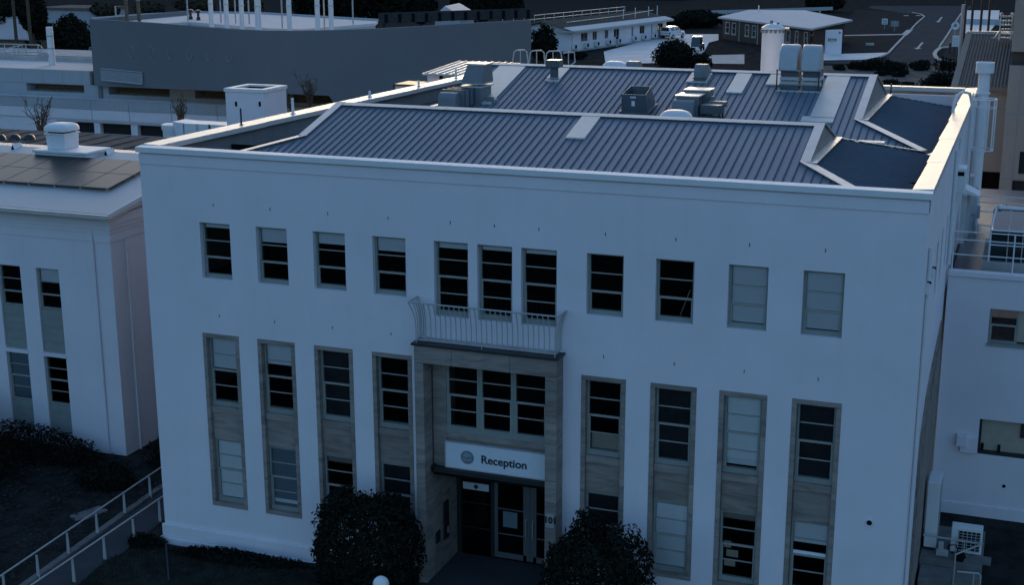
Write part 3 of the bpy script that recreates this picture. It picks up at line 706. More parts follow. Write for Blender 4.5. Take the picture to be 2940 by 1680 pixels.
# gooseneck vents
def goose(x, y, z, w, dep, h, lab):
    t = thing('gooseneck_vent', lab, 'roof vent', (x, y, z), 'gooseneck vents on the far ridge')
    q = MB(); P = [(y-.2, z)]
    for k in range(9): a = math.pi-math.pi*.5*k/8; P.append((y+.08+.28*math.cos(a), z+h-.28+.28*math.sin(a)))
    P += [(y+.4, z+h-.02), (y+dep, z+h-.32), (y+dep, z+h-.55), (y+.42, z+h-.42), (y+.22, z+h-.5), (y+.2, z)]
    q.prism([(x-w/2, a, b) for a, b in P], (w, 0, 0)); q.build('neck', 'duct', t, smooth=True, fix=True)
    q = MB(); q.box(x-w/2-.05, x+w/2+.05, y-.26, y+.3, z-.12, z+.06); q.box(x-w/2-.03, x+w/2+.03, y-.24, y+.25, z+.12, z+.17); q.build('collar', 'duct_dark', t)
    q = MB(); q.prism([(x+w/2+.003, y+.12, z+.1), (x+w/2+.003, y+.32, z+.1), (x+w/2+.003, y+.36, z+h-.48), (x+w/2+.003, y+.22, z+h-.42)], (.004,0,0)); q.build('opening', 'dark', t, fix=True)
goose(13.2, 14.9, 13.38, .40, .95, .62, 'grey gooseneck vent standing in front of the far ridge, right of the middle')
goose(10.02, 17.3, 13.25, .42, .8, .56, 'grey gooseneck vent half hidden behind the far ridge, beside the white dome')
# duct with boxes
t = thing('duct_unit', 'grey duct assembly with bright lid and small cooling box, right of the hopper vent', 'exhaust duct', (13.9, 11.6, 12.4))
q = MB(); arch_hood(q, 13.22, 13.92, 10.75, 12.0, .55, 1.18); q.build('elbow', 'duct', t, smooth=True, fix=True)
q = MB(); q.box(13.24, 13.98, 11.2, 12.1, 12.3, 13.27); q.build('duct_box', 'duct', t, bevel=.012)
q = MB(); q.box(13.2, 14.02, 11.16, 12.14, 13.26, 13.30); q.build('lid', 'zinc', t)
for y in (11.45, 11.8):
    q = MB(); q.box(13.96, 14.03, y-.025, y+.025, 12.3, 13.24); q.build('flange', 'duct_dark', t)
q = MB(); q.box(13.3, 14.12, 12.14, 12.9, 12.6, 13.36); q.build('rear_box', 'duct', t, bevel=.01)
q = MB(); q.box(13.26, 14.16, 12.1, 12.94, 13.36, 13.40); q.build('lid', 'flash', t)
q = MB(); q.box(14.08, 14.76, 11.1, 11.7, 12.72, 13.02); q.build('cooling_box', 'duct_dark', t, bevel=.015)
q = MB(); q.box(14.2, 14.8, 11.7, 12.0, 12.9, 13.08); q.box(14.2, 14.3, 12.0, 12.4, 12.8, 13.2); q.build('side_duct', 'duct', t)
q = MB()
for x in (14.12, 14.72):
    for y in (11.14, 11.66): q.box(x-.025, x+.025, y-.025, y+.025, 12.3, 12.72)
q.box(14.05, 14.8, 11.05, 11.1, 12.55, 12.68); q.build('stand', 'black_metal', t)
# twin hooded units
for k, x in enumerate((16.10, 16.84)):
    t = thing('roof_cowl', ('left' if k == 0 else 'right')+' one of two tall pale rounded cowls on legs at the far ridge', 'roof cowl', (x+.34, 14.6, 13.3), 'twin rounded cowls on the far ridge')
    q = MB(); P = [(14.05,13.93),(14.10,14.3)]
    for j in range(11): a = math.pi-math.pi*.72*j/10; P.append((14.62+.50*math.cos(a), 14.36+.44*math.sin(a)))
    P += [(15.12,14.2),(15.12,13.93)]
    q.prism([(x-.02, a, b) for a, b in P], (.63,0,0)); q.build('hood', 'cowl', t, smooth=True, fix=True, bevel=.05)
    q = MB(); q.box(x+.05, x+.63, 14.25, 15.0, 13.72, 13.95); q.build('throat', 'duct_dark', t)
    q = MB(); q.box(x+.02, x+.66, 14.2, 15.0, 13.62, 13.72); q.tube([(x+.03,14.35,13.5),(x+.65,14.35,13.5)], .09, 12); q.build('drum', 'galv', t)
    q = MB(); q.box(x+.03, x+.65, 14.3, 15.05, 13.25, 13.42); q.build('base', 'duct_dark', t)
t = thing('cowl_frame', 'thin dark support frame around the two rounded cowls', 'frame', (16.8, 14.3, 13.3))
q = MB()
for x in (16.03, 17.45): q.box(x-.02, x+.02, 14.12, 14.16, 13.15, 13.98); q.box(x-.02, x+.02, 15.0, 15.04, 13.3, 13.9)
q.build('leg', 'black_metal', t)
q = MB(); q.box(16.0, 17.5, 14.1, 14.16, 13.22, 13.27); q.box(16.0, 17.5, 14.12, 14.15, 13.93, 13.97); q.build('rail', 'galv', t)
# access frames behind the far ridge
for k, (xa, xb) in enumerate(((5.38, 5.75), (6.05, 6.45), (6.72, 7.15), (7.35, 7.72))):
    t = thing('access_frame', ['leftmost', 'second from left', 'third from left', 'rightmost'][k]+' galvanised tube frame behind the far roof ridge', 'handrail', (xa, 18, 13), 'tube frames behind the far ridge')
    q = MB(); y0, y1 = 17.0, 18.6
    if k < 3: q.tube([(xa-.22,y0,12.9),(xa-.03,y0,14.05),(xa+.06,y0,14.13),(xb-.06,y0+.25,14.13),(xb+.02,y0+.3,14.05),(xb+.12,y0+.35,12.9)], .026, 8)
    else: q.tube([(xa,y0,14.08),(xb,y0+.25,14.1),(xb+.03,y0+.25,13.72),(xb-.12,y0+.2,13.6),(xb-.4,y0,13.55)], .026, 8)
    q.build('hoop', 'galv', t, smooth=True)
    q = MB(); q.tube([(xa+.12,y0+.3,12.9),(xa+.12,y0+.3,14.12)], .022, 8); q.build('post', 'galv', t)
    if k in (0, 1):
        q = MB(); q.tube([(xa-.05,y0+.05,12.9),(xa+.06,y0+.05,13.55),(xb-.02,y0+.3,13.58),(xb+.1,y0+.35,12.9)], .02, 8); q.build('lower_hoop', 'galv', t, smooth=True)
# short posts on the left parapet
for k, (px, pb, pt_, m, lab) in enumerate(((692, 370, 310, 'black_metal', 'thin dark pole standing on the left parapet, nearest the facade'), (855, 320, 282, 'white_paint', 'white post on the left parapet, second from the facade'),
        (1058, 283, 260, 'white_paint', 'short white post on the left parapet, at its middle'), (1187, 252, 230, 'white_paint', 'short white post on the left parapet, behind the joint in its capping'), (1285, 236, 196, 'white_paint', 'white post on the left parapet, beside the tall duct stack'))):
    b = at(px, pb, x=.45 if k == 0 else .8); b = Vector((LK*b.y+.25, b.y, 12.5)); top = at(px, pt_, y=b.y).z
    t = thing('parapet_post', lab, 'post', b, 'posts on the left parapet')
    q = MB(); r_ = .022 if k == 0 else .035; q.box(b.x-r_, b.x+r_, b.y-r_, b.y+r_, 12.5, top); q.build('shaft', m, t, bevel=.004)
    q = MB(); q.box(b.x-r_*2, b.x+r_*2, b.y-r_*2, b.y+r_*2, 12.52, 12.555); q.build('base_plate', m, t)
b = at(2557, 272, y=20.5); q = MB(); q.tube([(b.x,20.5,12.2),(b.x,20.5,at(2557,240,y=20.5).z)], .03, 8); tag(q.build('roof_pole', 'black_metal'), 'short black pole on the right end of the far roof', 'pole')
q = MB(); q.box(19.55, 20.25, 8.55, 8.95, 12.0, 12.42); q.prism([(19.25,8.6,12.38),(19.55,8.55,12.42),(19.55,8.95,12.42),(19.25,8.9,12.38)], (0,0,-.03)); tag(q.build('roof_box', 'galv', fix=True), 'small pale box in the valley between the two roofs, near the right end', 'roof box')

# ------------------------------------------------------------------ caged ladder and services on the right wall
t = thing('caged_ladder', 'white caged ladder hooking over the right parapet', 'ladder', (22.7, 19.5, 9))
cx, cyy, cr = 22.68, 19.2, .43
q = MB(); q.tube([(21.75,16.2,11.9),(21.78,16.2,12.75),(21.88,16.3,13.08),(22.05,16.5,13.18),(22.25,16.8,13.1),(22.34,17.1,12.7),(22.35,17.2,9.0)], .05, 10); q.build('hand_hoop', 'white_paint', t, smooth=True)
q = MB(); q.tube([(22.30,18.4,12.9),(22.30,18.4,7.4)], .03, 8); q.tube([(22.30,18.85,12.9),(22.30,18.85,7.4)], .03, 8); q.build('stile', 'white_paint', t)
for k in range(18):
    q = MB(); q.tube([(22.30,18.4,7.6+k*.29),(22.30,18.85,7.6+k*.29)], .013, 6); q.build('rung', 'white_paint', t)
zt, zb = 12.66, 10.78
for z in (zt, 12.35, zb+.05):
    q = MB(); q.tube([(cx+cr*math.cos(a), cyy+cr*math.sin(a), z) for a in [2*math.pi*k/28 for k in range(28)]], .024 if z != 12.35 else .015, 6, closed=True); q.build('cage_ring', 'white_paint', t, smooth=True)
for k in range(11):
    a = 2*math.pi*k/11; q = MB(); q.box(cx+cr*math.cos(a)-.02, cx+cr*math.cos(a)+.02, cyy+cr*math.sin(a)-.008, cyy+cr*math.sin(a)+.008, zb, zt); q.build('cage_bar', 'white_paint', t)
t = thing('flue_pipe', 'thick white flue pipe with a wide cap rising beside the caged ladder', 'flue', (22.5, 22, 0))
q = MB(); q.lathe((22.53,22,0), [(.215,0),(.215,13.35)], 22); q.build('pipe', 'white_paint', t, smooth=True)
q = MB(); q.lathe((22.53,22,13.33), [(.24,0),(.335,.02),(.335,.42),(.30,.42),(.30,.3)], 22); q.build('cap', 'white_paint', t, smooth=True)
q = MB(); q.lathe((22.53,22,12.55), [(.215,0),(.26,0),(.26,.05),(.215,.05)], 22); q.build('flange', 'white_paint', t)
for (y, x_, r_, z0, z1, lab) in ((.9, 22.25, .05, 0, 11.0, 'white downpipe on the right wall close to the front corner'), (10.6, 22.27, .06, 8.4, 12.0, 'white pipe on the right wall beyond its windows'),
                              (12.2, 22.28, .05, 8.4, 12.2, 'thin pale pipe on the right wall below the switch box')):
    q = MB(); q.tube([(x_,y,z0),(x_,y,z1)], r_, 10)
    tag(q.build('wall_pipe', 'white_paint', smooth=True), lab, 'pipe')
t = thing('switch_box', 'white switch box with a dark louvre high on the right wall', 'switch box', (22.2, 11.4, 10.6))
q = MB(); q.box(22.2, 22.55, 11.2, 12.0, 10.55, 11.35); q.build('body', 'white_paint', t, bevel=.02)
q = MB(); q.box(22.25, 22.5, 11.19, 11.2, 11.12, 11.25); q.build('louvre', 'dark', t)
t = thing('wall_bracket', 'pale sloping bracket shelf on the right wall beside the switch box', 'bracket', (22.4, 13, 10.3))
q = MB(); q.prism([(22.2,13.0,10.55),(22.95,13.0,10.2),(22.95,13.0,10.16),(22.2,13.0,10.3)], (0,1.0,0)); q.build('shelf', 'white_paint', t, fix=True)
for k, (y, z) in enumerate(((.75, 10.05), (2.4, 10.05))):
    t = thing('wall_lamp', ['small twin spot lamp on the right wall at the front corner', 'small twin spot lamp on the right wall, before the first side window'][k], 'wall lamp', (22.2, y, z), 'spot lamps on the right wall')
    q = MB(); q.box(22.2, 22.3, y-.08, y+.08, z-.2, z+.1); q.build('bracket', 'white_paint', t); q = MB(); q.tube([(22.26,y-.06,z+.1),(22.30,y+.03,z+.08)], .04, 10); q.build('lamp', 'dark', t)
# stone trim of the side entrance on the right wall
t = bpy.data.objects['office_building']
q = MB(); FRW.box(q, 3.0, 10.0, -.05, .05, -.4, 1.4)
prof = [(3.1,-.4),(3.1,4.6),(3.4,5.3),(4.6,6.0),(6.5,6.35),(9.0,6.62),(10.1,6.7),(10.1,-.4)]
q = MB(); q.prism([(W+.004, y, z) for y, z in prof], (.05,0,0)); so_ = q.build('stone_panel', 'stone', office, fix=True)
for k in range(9):
    q = MB(); y = 3.3+k*.75; q.box(W+.056, W+.075, y, y+.72, -.3, min(4.4+.3*k, 6.1)); q.build('stone', 'stone', so_)
# ------------------------------------------------------------------ building on the left with solar panels
LX, LY = -5.62, 5.75
lb = thing('side_building', 'white two storey building at the left with solar panels on its pale roof', 'building', (-13, 9, 0))
FL = Fr((-24, LY), (1, 0)); FLR = Fr((LX, LY), (0, 1))
wx = [-7.945-1.705*k-1.0 for k in range(9)]
ops = [(x+24, x+25.0, .39, 6.83) for x in wx]
mb = MB(); FL.wall(mb, 24+LX, -.5, 8.9, ops, .22); mb.build('front_wall', 'wall', lb)
mb = MB(); FLR.wall(mb, 13, -.5, 8.9, [], .2); mb.quad(FLR.pt(0,0,8.9), FLR.pt(13,0,8.9), FLR.pt(5.9,0,9.95)); mb.build('side_wall', 'wall', lb)
mb = MB()
for k, (z0, z1, dd) in enumerate(((8.62,8.95,.13), (8.47,8.62,.095), (8.32,8.47,.06), (8.0,8.32,.03))):
    FL.box(mb, 0, 24+LX+dd, -dd, 0, z0, z1); FLR.box(mb, 0, 13, -dd, 0, z0, z1)
mb.build('frieze', 'wall', lb)
for k, x in enumerate(wx[:5]):
    u = x+24
    window(lb, FL, u+.003, u+.997, 5.28, 6.825, .16, rows=3, blind=.32 if k == 0 else 0, sill=.07, fw=.05)
    m_ = MB(); FL.box(m_, u+.003, u+.997, .08, .2, 3.64, 5.27)
    for j in range(5): FL.box(m_, u+.02, u+.98, .06, .08, 3.75+j*.30, 3.97+j*.30)
    m_.build('spandrel', 'frame', lb); m_ = MB(); FL.box(m_, u-.03, u+1.03, -.04, .2, 3.50, 3.63); m_.build('sill', 'wall', lb)
    window(lb, FL, u+.003, u+.997, 1.62, 3.49, .16, rows=4, blind=.97 if k == 1 else 0, blind_mat='blind_tint', sill=.07, fw=.05)
    m_ = MB(); FL.box(m_, u+.003, u+.997, .08, .2, .40, 1.61)
    for j in range(4): FL.box(m_, u+.02, u+.98, .06, .08, .50+j*.27, .70+j*.27)
    m_.build('spandrel', 'frame', lb)
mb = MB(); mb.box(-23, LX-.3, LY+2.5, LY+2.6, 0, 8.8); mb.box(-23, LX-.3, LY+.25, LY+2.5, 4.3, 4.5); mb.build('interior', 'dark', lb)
for (p0, p1, lab) in (((-6.335, LY-.05, .15), (-6.335, LY-.05, 8.7), 'thin downpipe on the front of the left building, near its corner'), ((LX+.05, 6.57, -.1), (LX+.05, 6.57, 8.0), 'pale downpipe on the side wall of the left building, in the gap')):
    q = MB(); q.tube([p0, p1], .04, 8); tag(q.build('downpipe', 'wall', smooth=True), lab, 'downpipe')
RZ = lambda x, y: 9.12+.16*(y-5.3)
mb = MB(); e0, e1, rg = -24.5, LX+.38, 11.75
mb.hexa([(e0,5.3,9.02),(e1,5.3,9.02),(e1,rg,RZ(0,rg)-.1),(e0,rg,RZ(0,rg)-.1),(e0,5.3,9.12),(e1,5.3,9.12),(e1,rg,RZ(0,rg)),(e0,rg,RZ(0,rg))])
mb.hexa([(e0,rg,RZ(0,rg)-.1),(e1,rg,RZ(0,rg)-.1),(e1,18.6,8.9),(e0,18.6,8.9),(e0,rg,RZ(0,rg)),(e1,rg,RZ(0,rg)),(e1,18.6,9.02),(e0,18.6,9.02)])
lroof = mb.build('roof', 'white_roof', lb)
mb = MB(); mb.box(e0, e1+.02, 5.16, 5.3, 8.94, 9.10); mb.build('gutter', 'flash', lb, bevel=.02)
mb = MB(); mb.prism([(e1+.004,5.2,8.98),(e1+.004,rg,RZ(0,rg)-.12),(e1+.004,rg,RZ(0,rg)+.03),(e1+.004,5.2,9.14)], (.05,0,0)); mb.prism([(e1-.25,5.3,8.86),(e1-.25,rg,RZ(0,rg)-.35),(e1-.25,rg,RZ(0,rg)-.12),(e1-.25,5.3,8.98)], (.2,0,0)); mb.build('verge', 'white_paint', lb, fix=True)
sa = thing('solar_array', 'dark solar panel array on the pale roof of the left building', 'solar panels', (-10.8, 8.9, 9.8))
sl_ = Vector((0, 1, .16)).normalized(); nr = Vector((0, -.16, 1)).normalized()
for c in range(7):
    for rr in range(2):
        x0 = -6.72-(c+1)*1.165; o = Vector((x0+.58, 7.35+.775+rr*1.555, RZ(0, 7.35+.775+rr*1.555)+.12))
        q = MB(); q.obox(o, (1,0,0), sl_, nr, .572, .775, .035); p = q.build('solar_panel', 'solar_line', sa)
        q = MB()
        a, b, c_, d = [o+nr*.036+Vector((1,0,0))*sx*.555+sl_*sy*.757 for sx, sy in ((-1,-1),(1,-1),(1,1),(-1,1))]
        q.quad(a, b, c_, d); q.build('cells', 'solar', p)
q = MB()
for c in range(8):
    for y in (7.5, 8.6, 9.2, 10.3):
        x = -6.9-c*1.15; q.box(x-.03, x+.03, y-.04, y+.04, RZ(0,y), RZ(0,y)+.14)
q.build('mount', 'galv', sa)
t = thing('roof_ventilator', 'white roof ventilator with a rounded cap on a flat box, on the left building', 'roof vent', (-11.6, 11.1, 10.1))
q = MB(); q.box(-12.45, -10.0, 10.45, 11.9, 9.9, 10.17); q.build('base', 'white_paint', t, bevel=.02)
q = MB(); q.box(-12.52, -9.93, 10.38, 11.97, 10.19, 10.29); q.build('lid', 'white_paint', t, bevel=.02)
q = MB(); q.hexa([(-12.05,10.75,10.29),(-11.2,10.75,10.29),(-11.2,11.6,10.29),(-12.05,11.6,10.29),(-12.08,10.72,10.92),(-11.17,10.72,10.92),(-11.17,11.63,10.92),(-12.08,11.63,10.92)]); q.build('shaft', 'white_paint', t, bevel=.02)
q = MB(); q.box(-12.12, -11.13, 10.68, 11.67, 10.86, 10.93); q.build('collar', 'white_paint', t, bevel=.02); q = MB(); q.box(-12.0, -11.25, 10.8, 11.55, 10.93, 11.02); q.build('gap', 'dark', t)
q = MB()
for i in range(6):
    a = math.pi/2*i/6; k = math.cos(a)**.5; z = 11.0+.27*math.sin(a)
    if i: pass
prof = [(.56,11.0)]+[(.56*math.cos(math.pi/2*i/7)**.5, 11.08+.22*math.sin(math.pi/2*i/7)) for i in range(7)]+[(.02,11.30)]
vs = []; n = 24
for r_, z in prof:
    for k in range(n):
        a = 2*math.pi*k/n+math.pi/n; e = .45; vs.append((-11.625+r_*math.copysign(abs(math.cos(a))**e, math.cos(a)), 11.175+r_*math.copysign(abs(math.sin(a))**e, math.sin(a)), z))
fs = [(i*n+k, i*n+(k+1) % n, (i+1)*n+(k+1) % n, (i+1)*n+k) for i in range(len(prof)-1) for k in range(n)]+[tuple(reversed(range(n)))]
q.add(vs, fs); q.build('cap', 'white_paint', t, smooth=True)
for k, (px, py) in enumerate(((170, 885), (1385, 965))):
    b = at(px/4.55, 240+py/4.55, y=11.3); t = thing('roof_vent', ['small triangular roof vent left of the white ventilator', 'small triangular roof vent right of the white ventilator'][k], 'roof vent', b, 'triangular roof vents')
    q = MB(); z = RZ(0, b.y)-.02; q.prism([(b.x-.11,b.y,z),(b.x+.11,b.y,z),(b.x,b.y,z+.24)], (0,.5,0)); q.build('cover', 'white_paint', t, fix=True)
    q = MB(); q.prism([(b.x-.08,b.y-.005,z+.02),(b.x+.08,b.y-.005,z+.02),(b.x,b.y-.005,z+.20)], (0,-.01,0)); q.build('mesh', 'dark', t, fix=True)

# ------------------------------------------------------------------ low roof with ducts behind, and the square white shaft
m_a = at(-200, 424, z=8.0); m_b = at(420, 436, z=8.0)
mid = thing('rear_shed', 'low building with brown metal roof behind the left building', 'building', (-24, 29, 0))
q = MB(); q.box(-50, -1.2, m_a.y, m_a.y+6.5, 0, 7.8); q.build('wall', 'wall', mid)  # right end stretched out of view to block glow reaching the gap
q = MB(); q.box(-50.3, -1.0, m_a.y-.3, m_a.y-.02, 7.82, 8.02); q.build('gutter', 'dark', mid)
mr = MB(); mr.hexa([(-50.3,m_a.y-.02,7.9),(-1.0,m_a.y-.02,7.9),(-1.0,m_a.y+6.6,7.98),(-50.3,m_a.y+6.6,7.98),(-50.3,m_a.y-.02,8.0),(-1.0,m_a.y-.02,8.0),(-1.0,m_a.y+6.6,8.08),(-50.3,m_a.y+6.6,8.08)]); mr_ = mr.build('roof', 'tile_roof', mid)
for k in range(34):
    q = MB(); x = -50+k*1.22; q.box(x-.04, x+.04, m_a.y, m_a.y+6.5, 8.02, 8.12); q.build('rib', 'tile_roof', mr_)
for k, px in enumerate((0, 42, 84)):
    b = at(px, 398, z=8.1); q = MB(); q.lathe((b.x, b.y, 8.0), [(.32,0),(.30,.18),(.18,.32),(.03,.36)], 16)
    tag(q.build('round_vent', 'black_metal', smooth=True), ['dark round vent cut by the left edge of the photo', 'dark round vent on the brown roof, middle of three', 'dark round vent on the brown roof, nearest the bare shrub'][k], 'roof vent', 'round vents on the brown roof')
ys = 26.5
P = lambda px, py: at(px, py, y=ys)
a, b = P(646, 252), P(757, 252)
t = thing('square_shaft', 'big square white ventilation shaft with a dark open top, behind the left parapet', 'shaft', ((a.x+b.x)/2, ys+1.1, 0))
q = MB(); q.box(a.x, b.x, ys, ys+2.2, 0, a.z-.18); q.build('shaft', 'wall', t)
q = MB(); q.box(a.x-.06, b.x+.06, ys-.06, ys+.35, a.z-.18, a.z); q.box(a.x-.06, b.x+.06, ys+1.9, ys+2.26, a.z-.18, a.z); q.box(a.x-.06, a.x+.3, ys+.35, ys+1.9, a.z-.18, a.z); q.box(b.x-.3, b.x+.06, ys+.35, ys+1.9, a.z-.18, a.z); q.build('rim', 'white_paint', t, bevel=.02)
q = MB(); q.box(a.x+.3, b.x-.3, ys+.35, ys+1.9, a.z-.17, a.z-.1); q.build('opening', 'dark', t)
for px, py in ((678, 298), (746, 298)):
    c = P(px, py); q = MB(); q.box(c.x-.06, c.x+.06, ys-.02, ys+.02, c.z-.12, c.z+.12); q.build('slot', 'dark', t)
a, b = P(466, 362), P(655, 372)
t = thing('roof_duct', 'white box duct with a flared cowl on the brown roof left of the square shaft', 'duct', (a.x, ys+1, 8))
zt_ = P(600, 357).z
q = MB(); q.box(P(525,370).x, P(655,370).x, ys, ys+1.2, 8.0, zt_); q.build('duct_run', 'white_paint', t, bevel=.03)
for px in (566, 602):
    q = MB(); x = P(px, 370).x; q.box(x-.05, x+.05, ys-.03, ys, 8.0, zt_); q.build('flange', 'black_metal' if px > 590 else 'galv', t)
q = MB(); x0, x1 = P(497,365).x, P(530,365).x; q.hexa([(x0+.25,ys,8.0),(x1,ys,8.0),(x1,ys+1.2,8.0),(x0+.25,ys+1.2,8.0),(x0-.05,ys,zt_+.05),(x1,ys,zt_),(x1,ys+1.2,zt_),(x0-.05,ys+1.2,zt_+.05)]); q.build('elbow', 'white_paint', t, bevel=.03)
c = P(480, 385); zc = P(480, 360).z
q = MB(); q.lathe((c.x,ys+.6,8.0), [(.42,0),(.42,zc-8.75),(.55,zc-8.65),(.55,zc-8.35),(.62,zc-8.2),(.60,zc-8.0),(.1,zc-7.95)], 22); q.build('cowl', 'white_paint', t, smooth=True)

# ------------------------------------------------------------------ long terrace building with strip windows and the curved grey wall
tb = thing('terrace_building', 'long grey and white building with strip windows stepping back behind the left roofs', 'building', (-45, 60, 0))
Y1, Y2 = 71.0, 75.7
z_ = lambda px, py, y: at(px/2.6, py/2.6, y=y).z
x_ = lambda px, y: at(px/2.6, 300, y=y).x
zt1, zb1, zw, zs = z_(700, 735, Y1), z_(700, 815, Y1), z_(700, 905, Y1), z_(700, 1075, Y1)
F1 = Fr((-90, Y1), (1, 0)); XR = 80.0
wins = []
for a_, b_ in ((545, 690), (735, 965), (1015, 1240), (1290, 1500)):
    wins.append((x_(a_, Y1)+90, x_(b_, Y1)+90, zs, zw-.1))
mb = MB(); F1.wall(mb, XR, 0, zb1, wins, .5); mb.build('lower_wall', 'wall', tb)
joints = [x_(v, Y1)+90 for v in (-300, 195, 685, 965, 1280, 1625, 2000, 2500)]
for a_, b_ in zip(joints[:-1], joints[1:]):
    q = MB(); F1.box(q, a_+.02, b_-.02, -.18, .3, zb1+.004, zt1-.1); q.build('parapet_panel', 'wall_panel', tb)
    q = MB(); w = .25; F1.box(q, a_+.03, b_-.03, -.12, -.004, zw+.12, zb1-.01); q.build('wall_panel', 'wall', tb, bevel=.11)
q = MB(); F1.box(q, 0, XR, -.22, .35, zt1-.1, zt1); q.build('coping', 'wall_panel', tb)
q = MB(); F1.box(q, 30, XR, -.06, .2, zw-.12, zw+.02); F1.box(q, wins[0][0]-1, XR, -.10, -.05, (zs+zw)/2-.06, (zs+zw)/2); q.build('sill', 'wall_panel', tb)
for w in wins:
    q = MB(); q.quad(F1.pt(w[0],.45,w[2]), F1.pt(w[1],.45,w[2]), F1.pt(w[1],.45,w[3]), F1.pt(w[0],.45,w[3])); q.build('window', 'solar', tb)
q = MB(); q.box(-90, -10, Y1+.3, Y2, zt1-.9, zt1-.7); q.build('terrace_floor', 'concrete', tb)
# upper strip: recesses in a pale wall
F2 = Fr((-90, Y2), (1, 0))
s0, s1 = z_(600, 697, Y2), z_(600, 633, Y2); st_ = z_(690, 530, Y2); su = z_(690, 640, Y2)
rec = [(x_(a_, Y2)+90, x_(b_, Y2)+90, s0+.05, s1-.02) for a_, b_ in ((-400, -60), (210, 637), (820, 1272), (1460, 1900), (2132, 2640))]
mb = MB(); F2.wall(mb, XR, 0, s1+.05, rec, 1.4); mb.build('upper_wall', 'wall_panel', tb)
for k, r_ in enumerate(rec):
    q = MB(); q.quad(F2.pt(r_[0],1.38,r_[2]), F2.pt(r_[1],1.38,r_[2]), F2.pt(r_[1],1.38,r_[3]), F2.pt(r_[0],1.38,r_[3])); q.build('recess_back', 'timber', tb)
    q = MB(); F2.box(q, r_[0]+.8, r_[1], .6, .75, r_[2], r_[2]+.16); F2.box(q, r_[0]+.8, r_[1], .9, 1.0, r_[2]+.3, r_[2]+.38); q.build('recess_rail', 'timber', tb)
pj = [x_(v, Y2)+90 for v in (-500, 5, 185, 340, 487, 630, 690)]
for a_, b_ in zip(pj[:-1], pj[1:]):
    q = MB(); F2.box(q, a_+.012, b_-.012, -.06, .4, s1+.06, st_); q.build('wall_panel', 'wall_panel', tb)
q = MB(); q.box(-90+pj[0], -90+pj[-1], Y2, Y2+9, st_-.1, st_-.01); q.build('roof', 'house_roof', tb)
q = MB(); q.box(-90+pj[0], -90+pj[-1], Y2+8.5, Y2+9, st_-.1, st_+.5); q.build('roof_kerb', 'wall_panel', tb)
q = MB(); q.box(-90+pj[0], -90+pj[-1], Y2+9, Y2+17, st_+.05, st_+.12); q.build('roof', 'house_roof', tb)
# curved grey wall standing behind the strip
cwt = [(256,54),(300,56.5),(370,60),(440,64.5),(520,71.5),(600,78.5),(680,85),(760,90),(850,88.7),(950,86),(1020,84.2),(1075,82.6),(1160,78),(1250,72),(1340,66.6),(1440,60.8),(1525,56)]
CP = [at(px, py, z=11.0) for px, py in cwt]
def smooth_pts(P, n=3):
    P = [p.copy() for p in P]
    for _ in range(n): P = [P[0]]+[(P[i-1]+P[i]*2+P[i+1])/4 for i in range(1, len(P)-1)]+[P[-1]]
    return P
CP = smooth_pts(CP, 2)
cw = thing('curved_building', 'tall plain dark grey curved wall building with vent pipes on its white roof', 'building', (-36, 72, 0))
mb = MB(); vs = []; n = len(CP)
for i, p in enumerate(CP):
    d = (CP[min(i+1,n-1)]-CP[max(i-1,0)]); d.z = 0; d.normalize(); nn = Vector((d.y, -d.x, 0))
    px_ = 1470+FPX*(p-CAMP).dot(RT)/(p-CAMP).dot(FWD); zb_ = at(px_, 246+(px_-269)*.0416, y=p.y).z if px_ < 1010 else 2.0
    vs += [(p.x,p.y,zb_),(p.x,p.y,11.0),(p.x-nn.x*.45,p.y-nn.y*.45,11.0),(p.x-nn.x*.45,p.y-nn.y*.45,zb_)]
fs = []
for i in range(n-1):
    for k in range(3): fs.append((i*4+k, (i+1)*4+k, (i+1)*4+k+1, i*4+k+1))
fs += [(0,1,2,3), (n*4-1,n*4-2,n*4-3,n*4-4)]
mb.add(vs, fs); mb.build('curved_wall', 'wall_grey', cw, smooth=True, fix=True)
q = MB(); a, b = CP[0], CP[-1]; q.box(a.x, a.x+.4, a.y+.5, a.y+16, 2, 11.0); q.build('side_wall', 'wall_grey', cw, fix=True)
rp = [(264,55),(330,50),(420,43),(560,36),(745,38.5),(900,48),(1085,59),(1075,66),(985,74),(870,83),(770,80),(640,70),(545,61.5),(470,66.5),(400,62.5)]
RP = [at(px, py, z=10.55) for px, py in rp]
q = MB(); q.prism([tuple(p) for p in RP], (0,0,-.25)); q.build('roof', 'house_roof', cw, fix=True)
q = MB()
for k in range(len(RP)-1):
    if k in (0,1,2,3,4,5): q.tube([RP[k]+Vector((0,0,.08)), RP[k+1]+Vector((0,0,.08))], .12, 6)
q.build('roof_edge', 'wall_panel', cw)
q = MB(); 
for k in range(7, len(RP)-1): q.prism([RP[k]+Vector((0,0,-.25)), RP[k+1]+Vector((0,0,-.25)), RP[k+1]+Vector((0,0,-1.6)), RP[k]+Vector((0,0,-1.6))], (0,.2,0))
q.build('upstand', 'wall_panel', cw, fix=True)
q = MB(); P0 = CP; q.prism([(p.x, p.y+.5, 9.2) for p in CP]+[(CP[-1].x-14, CP[-1].y+2, 9.2), (CP[0].x+1, CP[0].y+15, 9.2)], (0,0,-.2)); q.build('gutter_floor', 'wall_panel', cw, fix=True)
vents_px = [(365,60,'timber'),(400,62,'timber'),(608,79,0),(652,81,0),(696,86,0),(743,89,0),(832,88,0),(913,86.5,0),(952,86.5,0)]
